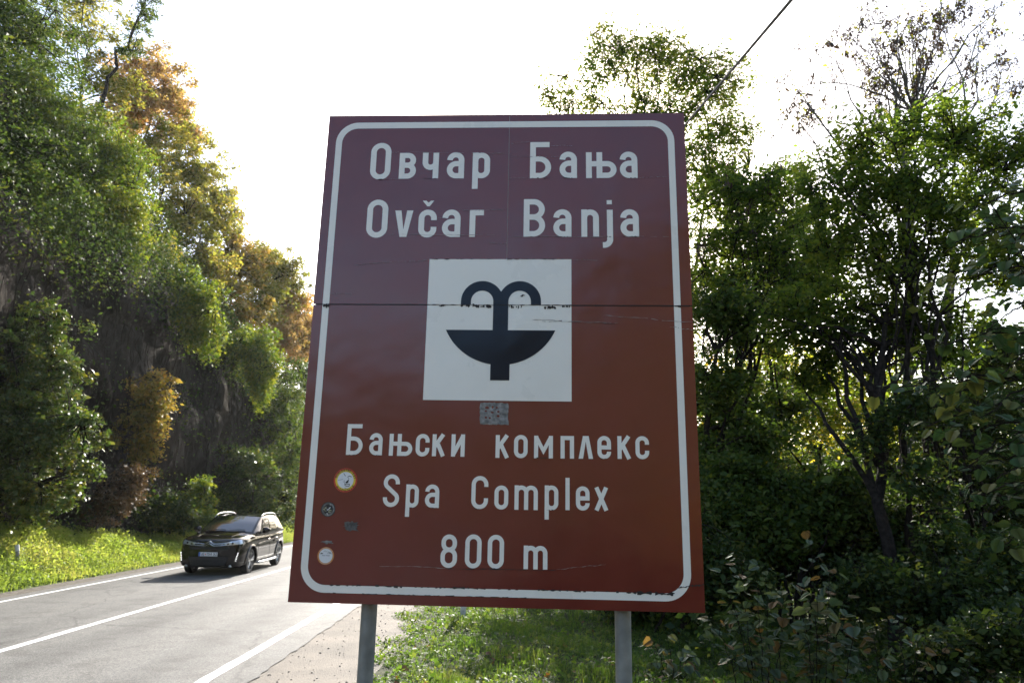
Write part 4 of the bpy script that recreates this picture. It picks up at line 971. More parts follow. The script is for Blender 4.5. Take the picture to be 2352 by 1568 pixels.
for sx in (-1, 1):
    for y0, y1, t0 in ((-0.52, 0.30, 0), (0.36, 1.12, 0), (1.17, 1.62, 0)):
        def fn(s, t_, y0=y0, y1=y1, sx=sx):
            lo, hi = 0.07, 0.86
            ya = y0 if y0 > -0.4 else y0 - 0.22 * (1 - t_) + 0.36 * t_
            yb = y1 if y1 < 1.5 else y1 + 0.18 * (1 - t_) - 0.14 * t_
            return sidept(ya + (yb - ya) * s, lo + (hi - lo) * t_, sx, 0.010)
        gpatch('side_window', fn, M_tint, 10, 6)
    # roof rail
    m = MB(); pr = []
    for i in range(15):
        t_ = i / 14; y = -0.22 + 1.75 * t_; lift = 0.055 * min(1, math.sin(math.pi * t_) * 2.2)
        pr.append((sx * (gi(y, 3) - 0.005), y, gi(y, 4) + 0.012 + lift))
    m.tube(pr, [0.011] + [0.016] * 13 + [0.011], 8); m.build('roof_rail', M_silver, car, True)
    # mirror
    m = MB(); prof = []
    for i in range(7):
        t_ = i / 6; xx = 0.93 + 0.22 * t_; hh = 0.095 * math.sin(math.pi * (0.25 + 0.65 * t_)) ; dd = 0.09 * math.sin(math.pi * (0.25 + 0.65 * t_))
        prof.append([(sx * xx, -0.60 + dd * math.cos(2 * math.pi * j / 12), 1.19 + hh * math.sin(2 * math.pi * j / 12)) for j in range(12)])
    m.add([p for s in prof for p in s], [(i * 12 + j, i * 12 + (j + 1) % 12, (i + 1) * 12 + (j + 1) % 12, (i + 1) * 12 + j) for i in range(6) for j in range(12)] + [tuple(range(12)), tuple(range(72, 84))])
    mi = m.build('mirror', M_car, car, True, angle=R(50))
    m = MB(); m.tube([(sx * 0.84, -0.58, 1.10), (sx * 0.97, -0.59, 1.14)], 0.028, 8); m.build('arm', M_blk, mi, True)
    # sill bar, doors, handles
    m = MB(); m.tube([(sx * 0.91, -0.86, 0.285), (sx * 0.955, -0.78, 0.275), (sx * 0.955, 0.80, 0.275), (sx * 0.91, 0.90, 0.285)], 0.034, 10); m.build('sill_bar', M_silver, car, True)
    patch('sill', [(-0.84, 0.23), (0.90, 0.23), (0.90, 0.36), (-0.84, 0.36)], lambda y, z, o, sx=sx: side(y, z, sx, o), M_blk, car, 14, 3, 0.005)
    sd = lambda y, z, o, sx=sx: side(y, z, sx, o)
    for ys_ in ((-0.80, -0.76), (0.32, 0.33), (1.08, 1.02)):
        line('door_gap', [(ys_[0], 0.38), (ys_[1], 0.97)], sd, 0.004, M_blk, car, 5, 0.001)
    line('door_gap', [(-0.80, 0.38), (0.95, 0.38)], sd, 0.004, M_blk, car, 5, 0.001)
    for yh in (0.16, 0.92):
        line('door_handle', [(yh - 0.09, 0.90), (yh + 0.09, 0.905)], sd, 0.014, M_chrome, car, 8, 0.02, 3)
    line('side_crease', [(-0.95, 0.80), (1.6, 0.93)], sd, 0.006, M_car, car, 6, 0.0, 10)
    # wheel arch trims
    for y in WY:
        m = MB(); pts = []
        for i in range(21):
            th = R(-8 + 196 * i / 20); yy, zz = y + 0.435 * math.cos(th), 0.365 + 0.435 * math.sin(th)
            pts.append(side(yy, max(zz, 0.27), sx, 0.004) if zz > 0.2 else Vector((sx * 0.89, yy, zz)))
        m.tube(pts, 0.026, 8); m.build('wheel_arch', M_gl_blk, car, True)
    # wheels
    for y in WY:
        wh = empty('wheel', (sx * 0.785, y, WR)); wh.parent = car
        m = MB(); prof = [(0.235, -0.10), (0.30, -0.108), (0.335, -0.098), (WR, -0.07), (WR, 0.07), (0.335, 0.098), (0.30, 0.108), (0.235, 0.10)]
        m.lathe(prof, 40, 'X'); m.build('tyre', M_tyre, wh, True, angle=R(30))
        m = MB(); m.lathe([(0.245, sx * 0.100), (0.232, sx * 0.098), (0.222, sx * 0.03), (0.222, -sx * 0.09)], 40, 'X'); m.lathe([(0.0, sx * 0.088), (0.045, sx * 0.088), (0.055, sx * 0.07)], 20, 'X')
        for q in range(5):
            for dq in (-9, 9):
                th = R(90 + 72 * q + dq * 1.0); c, s_ = math.cos(th), math.sin(th); th0 = R(90 + 72 * q + dq * 0.5)
                a_ = Vector((sx * 0.080, 0.04 * math.cos(th0), 0.04 * math.sin(th0))); b_ = Vector((sx * 0.092, 0.236 * c, 0.236 * s_))
                m.tube([a_, (a_ + b_) / 2 + Vector((sx * 0.006, 0, 0)), b_], [0.022, 0.018, 0.024], 6)
        m.build('rim', M_alloy, wh, True, angle=R(40))
        m = MB(); m.lathe([(0.0, -sx * 0.01), (0.225, -sx * 0.01)], 30, 'X'); m.build('brake_disc', M_blk, wh)
    # front lamps
    q = [(0.40, 0.905), (0.80, 0.985), (0.845, 0.875), (0.42, 0.825)]
    hl = patch('headlight', [(sx * a, b) for a, b in q], front, M_lens, car, 12, 5, 0.008)
    for xx in (0.50, 0.62):
        c = front(sx * xx, 0.875 + (xx - 0.5) * 0.16, 0.014); m = MB(); m.lathe([(0.0, c.y - 0.004), (0.026, c.y), (0.034, c.y + 0.012)], 16, 'Y', (c.x, 0, c.z)); m.build('projector', M_gl_blk, hl, True)
    pd = patch('lamp_recess', [(sx * a, b) for a, b in [(0.72, 0.40), (0.77, 0.40), (0.80, 0.66), (0.765, 0.66)]], front, M_blk, car, 4, 8, 0.005)
    for i in range(6):
        c = front(sx * (0.745 + 0.0075 * i), 0.43 + 0.04 * i, 0.012); m = MB(); m.box(c, (0.010, 0.004, 0.006)); m.build('led', M_led, pd)
    c = front(sx * 0.60, 0.285, 0.0)
    m = MB(); m.lathe([(0.0, c.y - 0.012), (0.038, c.y - 0.012), (0.045, c.y + 0.02)], 20, 'Y', (c.x, 0, c.z)); m.build('fog_light', M_lens, car, True)
patch('grille', [(-0.52, 0.72), (0.52, 0.72), (0.58, 0.80), (-0.58, 0.80)], front, M_blk, car, 18, 4, 0.005)
patch('lower_intake', [(-0.46, 0.30), (0.46, 0.30), (0.56, 0.53), (-0.56, 0.53)], front, M_blk, car, 18, 6, 0.005)
patch('bumper_skirt', [(-0.60, 0.245), (0.60, 0.245), (0.66, 0.275), (-0.66, 0.275)], front, M_blk, car, 18, 3, 0.005)
for z in (0.335, 0.37, 0.405, 0.44): line('intake_slat', [(-0.46, z), (0.46, z)], front, 0.006, M_gl_blk, car, 5, 0.010, 12)
line('chevron', [(-0.50, 0.895), (-0.12, 0.87), (0, 0.94), (0.12, 0.87), (0.50, 0.895)], front, 0.0135, M_chrome, car, 6, 0.016, 7)
line('chevron', [(-0.48, 0.845), (-0.12, 0.817), (0, 0.885), (0.12, 0.817), (0.48, 0.845)], front, 0.0135, M_chrome, car, 6, 0.016, 7)
# number plate
pc = front(0, 0.60, 0.02); pl = empty('number_plate', (0, pc.y - 0.012, 0.60)); pl.parent = car; pl.rotation_euler = (R(-2), 0, 0)
m = MB(); m.box((0, 0, 0), (0.27, 0.006, 0.060)); m.build('surround', M_blk, pl)
m = MB(); m.box((0, -0.008, 0), (0.26, 0.002, 0.053)); m.build('plate', M_plate, pl)
m = MB(); m.box((-0.237, -0.0115, 0), (0.022, 0.001, 0.052)); m.build('blue_band', M_blue, pl)
PLt = lambda u, v, d: (u, -0.0105 - d, v)
xs_ = -0.195; chars = []
for ch, w_ in (('U', .044), ('E', .040), (' ', .040), ('1', .036), ('5', .044), ('4', .046), (' ', .022), ('X', .046), ('Z', .044)):
    if ch != ' ': chars += [([(xs_ + q[0], -0.035 + q[1]) for q in vs], fs) for vs, fs in glyph(ch, w_, 0.07, 0.0105)]
    xs_ += w_ + 0.010
decal('lettering', chars, M_blk, pl, PLt, 0.001, 0.00005)
m = MB(); m.box((-0.072, -0.0115, 0), (0.010, 0.001, 0.022)); m.build('crest', M_red, pl)
for x0, x1 in ((-0.62, -0.05), (0.02, 0.52)):
    m = MB(); P0 = roofpt(x0 / 0.78, -0.97, 0.03); P1 = roofpt(x1 / 0.78, -0.93, 0.03); m.tube([P0, (P0 + P1) / 2 + Vector((0, 0, 0.01)), P1], 0.010, 6); m.build('wiper', M_blk, car)
line('bonnet_gap', [(-0.60, -2.0), (0, -2.07), (0.60, -2.0)], topz, 0.004, M_blk, car, 5, 0.0, 8)
for sx in (-1, 1): line('bonnet_crease', [(sx * 0.45, -1.95), (sx * 0.58, -1.1)], topz, 0.008, M_car, car, 6, -0.003, 10)

# ------------------------------------------------------------------ trees and bushes on the left hill
def blob(px, py, Y, rx, rz, ry=None):
    """crown lobe seen around a spot: centre and radii in metres from its extent in the photo"""
    c = at(px, py, Y); k = Y / 1568 * 1.08
    return (c, (rx * k, (ry if ry else 0.5 * (rx + rz)) * k, rz * k))

def foot(px, py, Y, drop=4.0):
    return at(px, py, Y)

HG = 'trees and shrubs on the rocky slope'
def htree(name, label, cat, lobes, base, leaf, seed, **kw):
    bl = [blob(*l) for l in lobes]
    b = at(*base)
    kw.setdefault('trunk_r', 0.10); kw.setdefault('lsize', 0.17); kw.setdefault('crad', 0.55)
    kw['clusters'] = int(kw['clusters'] * 1.1); kw['lsize'] *= 0.92; kw['crad'] *= 0.72; kw['per'] = int(kw['per'] * 1.45); kw.setdefault('flat', 0.8); kw.setdefault('twig', 0.016)
    return tree(name, label, cat, b, bl, leaf, kw.pop('bark', M_bark), seed, group=HG, **kw)

htree('green_tree', 'tall dark green tree in the upper left corner of the slope', 'tree', [(30, 60, 24, 130, 170), (60, 260, 23, 130, 150), (-40, -60, 26, 160, 120)], (-10, 520, 24.5), L_green, 11, clusters=360, per=90, crad=0.62, lsize=0.115, limbs=14)
htree('brownish_tree', 'brownish thin-leaved tree near the top of the hill', 'tree', [(200, 90, 33, 95, 110), (250, 190, 32, 85, 80), (170, 10, 35, 90, 80), (220, 280, 30, 90, 80)], (190, 330, 33.5), L_olive, 12, clusters=150, per=48, crad=0.55, lsize=0.15)
htree('leaning_tree', 'slender dark tree leaning right against the sky at the hilltop', 'tree', [(325, 30, 31, 30, 55), (300, 110, 31, 32, 40), (345, -20, 31, 25, 40)], (215, 290, 31), L_green, 13, clusters=46, per=30, crad=0.4, lsize=0.13, trunk_r=0.12, top=at(335, 0, 31))
htree('orange_tree', 'orange autumn tree on the skyline', 'tree', [(330, 185, 38, 90, 75), (385, 245, 38, 66, 90), (300, 250, 37, 80, 80), (430, 300, 38, 35, 50)], (300, 430, 38.5), L_orange, 14, clusters=210, per=58, crad=0.65, lsize=0.18, bark=M_bark_grey)
htree('yellowing_tree', 'yellow-green tree just below the orange skyline tree', 'tree', [(410, 360, 36, 70, 85), (340, 360, 35, 80, 80), (430, 300, 39, 40, 60), (390, 470, 34, 60, 90), (370, 590, 32, 40, 70)], (350, 520, 36), L_olive, 15, clusters=170, per=58, crad=0.6, lsize=0.17)
htree('bright_bush', 'large bright green bush overhanging the dark rock face', 'bush', [(250, 360, 26.5, 90, 90), (270, 480, 26.0, 75, 90), (220, 440, 26.0, 80, 110), (290, 560, 26.0, 45, 70)], (180, 560, 27.0), L_bright, 16, clusters=310, per=76, crad=0.5, lsize=0.115, hang=0.25)
htree('dark_bush', 'dark olive bush on the left above the bare rock', 'bush', [(60, 400, 21.5, 130, 110), (150, 380, 23, 80, 130), (20, 520, 20.5, 80, 60), (120, 500, 22, 80, 60)], (40, 560, 22), L_green, 17, clusters=220, per=80, crad=0.52, lsize=0.095)
htree('olive_tree', 'olive-yellow tree in the middle of the hill skyline', 'tree', [(470, 420, 38, 62, 75), (505, 490, 38, 50, 80), (440, 520, 36, 60, 80), (480, 600, 36, 60, 60)], (430, 660, 37.5), L_olive, 18, clusters=190, per=58, crad=0.6, lsize=0.17, bark=M_bark_grey)
htree('yellow_tree', 'golden tree lower on the hill skyline beside the olive-yellow one', 'tree', [(530, 570, 41, 60, 70), (565, 620, 42, 58, 60), (510, 670, 39, 60, 70), (560, 720, 40, 60, 60)], (520, 780, 40), L_yellow, 19, clusters=170, per=54, crad=0.6, lsize=0.18)
htree('hanging_shrub', 'light green shrub hanging over the rock below the golden tree', 'bush', [(460, 690, 29.5, 42, 70), (470, 760, 29, 36, 50), (440, 640, 30, 36, 40)], (440, 780, 30), L_bright, 20, clusters=120, per=54, crad=0.45, lsize=0.14, hang=0.3)
htree('branchy_tree', 'open branchy tree with greenish crown close to the left edge of the sign', 'tree', [(610, 600, 46, 58, 48), (650, 640, 47, 52, 55), (600, 690, 44, 60, 60)], (570, 800, 45), L_olive, 21, clusters=300, per=46, crad=0.6, lsize=0.17, limbs=14)
htree('rusty_tree', 'rusty orange tree touching the left edge of the sign', 'tree', [(665, 705, 48, 48, 48), (695, 760, 50, 40, 65), (640, 770, 46, 50, 60)], (650, 880, 48), L_orange, 22, clusters=260, per=52, crad=0.6, lsize=0.18)
htree('hanging_bush', 'bright green hanging bush low on the cliff left of the sign', 'bush', [(590, 800, 35, 40, 60), (605, 870, 34.5, 34, 50), (560, 780, 36, 30, 40)], (585, 900, 35.5), L_bright, 23, clusters=130, per=56, crad=0.45, lsize=0.15, hang=0.3)
htree('distant_tree', 'distant green tree showing past the rusty one at the edge of the sign', 'tree', [(700, 735, 60, 34, 40), (730, 800, 60, 50, 70), (680, 830, 56, 40, 50)], (715, 900, 60), L_green, 24, clusters=140, per=52, crad=0.7, lsize=0.2)
htree('shady_bush', 'shaded green bush near the foot of the cliff behind the car', 'bush', [(650, 940, 40, 45, 90), (660, 1060, 38, 40, 70), (690, 880, 45, 30, 60)], (660, 1180, 40), L_green, 25, clusters=150, per=52, crad=0.5, lsize=0.15, hang=0.2)
htree('glossy_bush', 'big glossy-leaved bush at the left edge above the grass', 'bush', [(60, 760, 20.1, 95, 70), (80, 850, 19.5, 100, 80), (60, 960, 19.3, 120, 90), (110, 1010, 19.1, 90, 80), (60, 1120, 19.1, 100, 80), (190, 960, 18.9, 45, 22), (200, 1080, 18.9, 30, 26)], (40, 1190, 19.8), L_gloss, 26, clusters=420, per=52, crad=0.34, lsize=0.105, limbs=18, trunk_r=0.07, stems=3, aspect=0.6)
htree('autumn_shrub', 'yellow and orange shrub growing out of the dark rock', 'bush', [(345, 900, 25.9, 45, 55), (360, 960, 25.6, 40, 50), (310, 980, 25.6, 40, 50), (330, 1040, 25.9, 35, 40)], (330, 1130, 26.4), L_yellow, 27, clusters=120, per=36, crad=0.36, lsize=0.13, limbs=12, trunk_r=0.05)
htree('dry_shrub', 'dry brown shrub at the foot of the rock face', 'bush', [(255, 1155, 23.3, 55, 40), (300, 1110, 24.1, 40, 40)], (270, 1210, 23.7), L_brown, 28, clusters=80, per=36, crad=0.32, lsize=0.11, trunk_r=0.04)
htree('small_bush', 'small light green bush directly left of the car roof', 'bush', [(452, 1140, 28.6, 26, 45), (470, 1180, 28.6, 22, 30)], (455, 1225, 28.8), L_bright, 29, clusters=50, per=46, crad=0.32, lsize=0.13, trunk_r=0.04)
htree('ivy_bush', 'dark ivy-clad bush at the cliff foot above the car', 'bush', [(540, 1120, 32.9, 60, 60), (600, 1150, 35.0, 60, 60), (560, 1060, 33.9, 50, 40), (640, 1170, 37.1, 45, 55)], (575, 1225, 33.9), L_dark, 30, clusters=240, per=52, crad=0.42, lsize=0.13, trunk_r=0.05, stems=3)
htree('sunlit_sprig', 'light leafy sprig sticking out of the dark ivy above the car', 'bush', [(600, 1070, 32.0, 36, 20), (575, 1050, 32.0, 22, 18)], (580, 1150, 32.6), L_gloss, 31, clusters=34, per=28, crad=0.3, lsize=0.13, trunk_r=0.03)
htree('low_bush', 'low dark green bush between the dry shrub and the car', 'bush', [(400, 1190, 27.5, 55, 34), (350, 1170, 27.0, 40, 30)], (390, 1225, 27.7), L_dark, 32, clusters=100, per=50, crad=0.36, lsize=0.12, trunk_r=0.04)

# creepers and dry hanging vines on the rock (leaf carpet nobody could count)
rg = np.random.default_rng(77)
def on_cliff(y, u):
    x, z = cliff_pt(u, y); return np.array([x, y, z])
paths = []
for k in range(420):
    y = rg.uniform(17, 48); u = rg.uniform(0.22, 0.55)
    p = on_cliff(y, u) + [0.75, 0, 0]; L_ = rg.uniform(1.0, 4.2); n = 8
    t = np.linspace(0, 1, n)[:, None]
    q = p + np.concatenate([t * rg.uniform(-0.1, 0.35) + 0.08 * np.sin(t * 9 + k), t * rg.normal() * 0.25 + 0.06 * np.sin(t * 7 + 2 * k), -t * L_], 1)
    paths.append((q, np.linspace(0.011, 0.004, n) * rg.uniform(0.5, 1.6)))
v, f = tubes_np(paths, 3)
o = link('hanging_vines', mesh_np('hanging_vines', v, f, simple('dry_vine', (0.04, 0.032, 0.025), 1.0, spec=0.03, var=0.4, vscale=3), True)); tag(o, 'dry brown vines hanging down the dark rock face', 'vines', kind='stuff')
P = []
for k in range(2600):
    y = rg.uniform(15, 58); u = rg.uniform(0.02, 0.98) if k % 3 else rg.uniform(0.45, 0.9)
    if 0.08 < u < 0.44 and rg.random() < 0.8: continue
    c = on_cliff(y, u) + [0.6, 0, 0.2]; m_ = int(rg.integers(20, 60))
    P.append(c + rg.normal(size=(m_, 3)) * np.array([0.3, 0.55, 0.5]))
v, f = leaf_cloud(np.concatenate(P), 0.10, rg, 0.3, 0.4)
P2 = []
for k in range(1100):
    y = rg.uniform(16, 62); u = rg.uniform(0.46, 0.9)
    c = on_cliff(y, u) + [0.4, 0, 0.3]; m_ = int(rg.integers(25, 60))
    P2.append(c + rg.normal(size=(m_, 3)) * np.array([0.45, 0.5, 0.5]))
v2, f2 = leaf_cloud(np.concatenate(P2), 0.11, rg, 0.5, 0.3)
o = link('undergrowth', mesh_np('undergrowth', v2, f2, L_dark)); tag(o, 'green undergrowth carpeting the upper slope between the trees', 'undergrowth', kind='stuff')
o = link('ivy', mesh_np('ivy', v, f, L_dark)); tag(o, 'dark ivy and creepers covering the cliff and slope', 'ivy', kind='stuff')

# grass and weeds on the left bank
n = 90000
y = 9 + 34 * rg.random(n) ** 1.5; x = BANK_A - 0.05 - rg.random(n) * 2.9
hgt = 0.04 + 0.2 * rg.random(n) * np.clip((BANK_A + 0.2 - x) * 1.2, 0.12, 1) * (0.6 + 0.7 * (np.sin(x * 5 + y * 2.3) * np.sin(y * 3.1) > 0))
P = np.stack([x, y, bank_z(x, y) + hgt], -1)
v, f = leaf_cloud(P, 0.062, rg, 0.9, 0.05, 0.5)
o = link('bank_weeds', mesh_np('bank_weeds', v, f, L_bank)); tag(o, 'sunlit yellow-green weeds covering the bank beside the road', 'weeds', kind='stuff')

def blades(n, xy, zf, h0, h1, wd, rg, lean=0.5):
    x, y = xy; z = zf(x, y) - 0.01
    H = rg.uniform(h0, h1, n); th = rg.uniform(0, 6.283, n); ln = rg.uniform(0.1, 1.0, n) * lean
    d = np.stack([np.cos(th), np.sin(th), np.zeros(n)], -1); s = np.stack([-np.sin(th + rg.normal(size=n) * .6), np.cos(th), np.zeros(n)], -1)
    W_ = wd * rg.uniform(0.6, 1.3, n)
    b = np.stack([x, y, z], -1); up = np.array([0, 0, 1.0])
    mid = b + up * (H * 0.6)[:, None] + d * (H * ln * 0.35)[:, None]
    tip = b + up * (H * (1 - 0.35 * ln))[:, None] + d * (H * ln)[:, None]
    v = np.stack([b - s * W_[:, None] / 2, b + s * W_[:, None] / 2, mid + s * W_[:, None] * 0.4, mid - s * W_[:, None] * 0.4, tip], 1).reshape(-1, 3)
    k = np.arange(n)[:, None] * 5
    return v, [k + np.array([[0, 1, 2, 3]]), k + np.array([[3, 2, 4]])]
n = 42000
yb_ = 8 + 32 * rg.random(n) ** 1.6; xb_ = BANK_A + 0.0 - rg.random(n) ** 0.8 * 2.6
v, f = blades(n, (xb_, yb_), bank_z, 0.08, 0.28, 0.014, rg)
o = link('bank_grass', mesh_np('bank_grass', v, f, L_bank)); tag(o, 'bright backlit grass on the bank beside the road', 'grass', kind='stuff')

# verge grass right of the shoulder
def verge_xy(n, y0, y1, pw):
    y = y0 + (y1 - y0) * rg.random(n) ** pw
    edge = -1.58 - 0.055 * (y - 8.5) + 0.16 * np.sin(y * 2.3) + 0.1 * np.sin(y * 5.1)
    x = edge + (rg.random(n) ** 1.1) * (6.5)
    return x, y
n = 95000
x, y = verge_xy(n, 6.0, 24, 1.7)
tuft = np.sin(x * 3.7 + 1) * np.sin(y * 2.9) + 0.6 * np.sin(x * 7.1 + y * 5.3)
v, f = blades(n, (x, y), verge_z, 0.05, 0.16, 0.009, rg, 0.9)
H_ = np.repeat(np.clip(0.75 + 0.55 * tuft, 0.35, 1.7) * np.clip((x - (-1.6)) / 0.8, 0.35, 1), 5)
base_z = np.repeat(verge_z(x, y), 5); v[:, 2] = base_z + (v[:, 2] - base_z) * H_
o = link('verge_grass', mesh_np('verge_grass', v, f, L_grass)); tag(o, 'green grass on the verge below and behind the sign', 'grass', kind='stuff')
n = 26000
x, y = verge_xy(n, 6.0, 20, 1.6)
P = np.stack([x, y, verge_z(x, y) + rg.random(n) * 0.07], -1)
v, f = leaf_cloud(P, 0.05, rg, 1.2, 0.0, 0.6)
o = link('verge_weeds', mesh_np('verge_weeds', v, f, L_grass)); tag(o, 'small leafy weeds among the verge grass', 'weeds', kind='stuff')
n = 170
x, y = verge_xy(n, 6.5, 16, 1.4)
v, f = leaf_cloud(np.stack([x, y, verge_z(x, y) + 0.06], -1), 0.075, rg, 2.0, 0.0, 0.7)
o = link('fallen_leaves', mesh_np('fallen_leaves', v, f, L_fallen)); tag(o, 'scattered brown fallen leaves on the verge grass', 'fallen leaves', kind='stuff')
# loose stones on the shoulder
n = 1300; V = []; F = []
oct_v = np.array([[1, 0, 0], [-1, 0, 0], [0, 1, 0], [0, -1, 0], [0, 0, 1], [0, 0, -1]], float); oct_f = np.array([[0, 2, 4], [2, 1, 4], [1, 3, 4], [3, 0, 4], [2, 0, 5], [1, 2, 5], [3, 1, 5], [0, 3, 5]])
x = -2.95 + rg.random(n) * 1.6; y = 7 + 9 * rg.random(n) ** 1.5
sz = 0.003 + 0.016 * rg.random(n) ** 5
pv = (oct_v[None] * rg.uniform(0.6, 1.3, (n, 6, 1)) * sz[:, None, None] * np.array([1, 1, 0.7])) + np.stack([x, y, gz(x, y) + sz * 0.3], -1)[:, None]
o = link('loose_gravel', mesh_np('loose_gravel', pv.reshape(-1, 3), (np.arange(n)[:, None, None] * 6 + oct_f[None]).reshape(-1, 3), simple('stone', (0.19, 0.17, 0.145), 0.9, var=0.6, vscale=30))); tag(o, 'loose grey stones on the gravel shoulder', 'gravel', kind='stuff')

# ------------------------------------------------------------------ wood on the right
WG = 'trees of the wood right of the sign'
def wtree(name, label, cat, lobes, base, leaf, seed, **kw):
    bl = [blob(*l, 0.34 * (l[3] + l[4])) for l in lobes]
    b = np.array(at(*base)); b[2] = float(verge_z(b[0], b[1])) - 0.1
    kw['clusters'] = int(kw['clusters'] * 1.45); kw['crad'] *= 0.82; kw['per'] = int(kw['per'] * 1.15); kw['limbs'] = int(kw['limbs'] * 1.6); kw.setdefault('twig', 0.011); kw.setdefault('flat', 0.9); kw.setdefault('shell', 0.4)
    return tree(name, label, cat, b, bl, leaf, kw.pop('bark', M_bark), seed, group=WG, **kw)

wtree('airy_tree', 'airy light green tree rising above the top right of the sign', 'tree', [(1310, 215, 21, 85, 50), (1400, 150, 21, 70, 60), (1480, 120, 21, 80, 70), (1560, 150, 20.5, 90, 60), (1640, 180, 20, 90, 70), (1400, 80, 21, 45, 40), (1560, 240, 20, 130, 60), (1680, 290, 19.5, 70, 60), (1640, 370, 19.5, 90, 60), (1450, 330, 21, 170, 90), (1400, 520, 21, 190, 120), (1480, 700, 20, 130, 120)], (1520, 1150, 21), L_bright, 41, clusters=680, per=46, crad=0.55, lsize=0.11, limbs=34, trunk_r=0.16, aspect=0.4, twig=0.014, shell=0.33)
wtree('edge_tree', 'green tree with brown seed bunches beside the right edge of the sign', 'tree', [(1650, 450, 15, 80, 60), (1720, 430, 15, 80, 60), (1790, 440, 15, 80, 70), (1630, 540, 15, 90, 70), (1720, 540, 15, 100, 70), (1800, 540, 15.5, 110, 80), (1650, 650, 15, 100, 70), (1760, 650, 15, 120, 70), (1850, 600, 15.5, 100, 90), (1640, 760, 15.5, 80, 60), (1750, 770, 15.5, 90, 60)], (1632, 1150, 14.5), L_wood, 42, clusters=300, per=42, crad=0.40, lsize=0.09, limbs=24, trunk_r=0.10, keys=(90, 22, L_key, 0.10), aspect=0.45)
wtree('seed_tree', 'tall sparse tree with brown seed clusters against the sky at upper right', 'tree', [(2000, 120, 16, 150, 110), (2180, 60, 16, 160, 110), (2080, 200, 16, 130, 90), (1840, 250, 16, 70, 80), (2300, 190, 16, 60, 80)], (2120, 1150, 16), L_olive, 43, clusters=190, per=2, crad=0.45, lsize=0.08, limbs=40, trunk_r=0.13, keys=(270, 30, L_key, 0.09), bark=M_bark_grey, top=at(2100, 260, 16), twig=0.008)
wtree('broad_tree', 'broad green tree filling the upper right behind the trunks', 'tree', [(2010, 330, 12, 110, 70), (2180, 300, 12, 130, 80), (2300, 360, 12, 90, 90), (1930, 420, 12, 110, 80), (2080, 450, 12, 150, 90), (2240, 480, 12, 130, 90), (1960, 560, 12, 130, 80), (2140, 600, 12.5, 150, 80), (2310, 600, 12, 80, 90)], (2065, 1300, 12), L_wood, 44, clusters=430, per=36, crad=0.38, lsize=0.085, limbs=30, trunk_r=0.075, stems=5)
wtree('dark_trunk_tree', 'dark-trunked tree in the middle of the right-hand wood', 'tree', [(1850, 720, 13, 130, 80), (2000, 730, 13, 130, 90), (2150, 760, 13, 120, 80), (1900, 840, 13.5, 120, 60)], (2065, 1480, 10.5), L_wood, 45, clusters=190, per=36, crad=0.40, lsize=0.095, limbs=26, trunk_r=0.12, top=at(2040, 700, 12.5))
wtree('sunlit_tree', 'yellow-green sunlit tree seen through the gaps of the wood', 'tree', [(1780, 860, 24, 130, 70), (1960, 900, 24, 140, 70), (1850, 960, 23, 150, 60), (2120, 960, 25, 120, 70), (1700, 980, 24, 90, 70)], (1860, 1150, 24), L_under, 46, clusters=260, per=44, crad=0.7, lsize=0.14, limbs=16, trunk_r=0.13)
wtree('slanting_tree', 'leaning tree with a curved dark trunk next to the lower sign edge', 'tree', [(1680, 720, 14, 80, 60), (1650, 880, 14, 60, 60), (1720, 1010, 14, 90, 50), (1650, 1080, 14, 60, 50)], (1640, 1250, 14), L_green, 47, clusters=140, per=42, crad=0.36, lsize=0.10, limbs=14, trunk_r=0.10, top=at(1640, 700, 14))
wtree('understory_tree', 'shady low tree under the canopy on the right', 'tree', [(1690, 1090, 13, 60, 40), (1780, 1140, 13, 70, 45), (1930, 1130, 12.6, 70, 50), (1670, 1180, 12.5, 70, 50), (1760, 1230, 12.3, 70, 40), (1850, 1190, 12.5, 70, 50), (2000, 1200, 12.8, 70, 50)], (1840, 1400, 12.5), L_green, 48, clusters=250, per=44, crad=0.38, lsize=0.10, limbs=26, trunk_r=0.055, stems=5)
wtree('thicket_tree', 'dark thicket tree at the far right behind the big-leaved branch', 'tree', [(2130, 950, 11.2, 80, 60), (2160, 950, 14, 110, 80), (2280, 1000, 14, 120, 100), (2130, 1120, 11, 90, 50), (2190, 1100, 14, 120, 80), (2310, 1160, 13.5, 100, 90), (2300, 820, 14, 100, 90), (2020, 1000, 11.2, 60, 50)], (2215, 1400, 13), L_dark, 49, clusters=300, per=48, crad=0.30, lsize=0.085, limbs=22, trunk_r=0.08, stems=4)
wtree('golden_thicket', 'golden thicket glowing low between the right-hand trunks', 'bush', [(2280, 1330, 17, 90, 60), (2150, 1320, 17, 90, 60), (2020, 1300, 18, 90, 60), (2320, 1230, 18, 70, 60)], (2180, 1440, 17), L_under, 50, clusters=150, per=48, crad=0.4, lsize=0.11, limbs=12, trunk_r=0.05, stems=3)
wtree('backdrop_tree', 'far green tree closing the wood behind the sunlit one', 'tree', [(1750, 1040, 34, 120, 70), (1950, 1050, 34, 140, 80), (2150, 1060, 34, 130, 90), (2320, 1060, 34, 100, 90), (1620, 1060, 34, 80, 80), (1850, 1120, 33, 220, 50)], (1950, 1160, 34), L_bright, 51, clusters=280, per=48, crad=0.85, lsize=0.22, limbs=16, trunk_r=0.15)
wtree('hidden_tree', 'leafy tree standing behind the sign and shading the verge', 'tree', [(1370, 1000, 17, 150, 120), (1270, 1080, 17, 80, 90), (1480, 1080, 17, 120, 120), (1560, 900, 17, 60, 100)], (1350, 1250, 17), L_green, 52, clusters=220, per=46, crad=0.45, lsize=0.12, limbs=14, trunk_r=0.1)
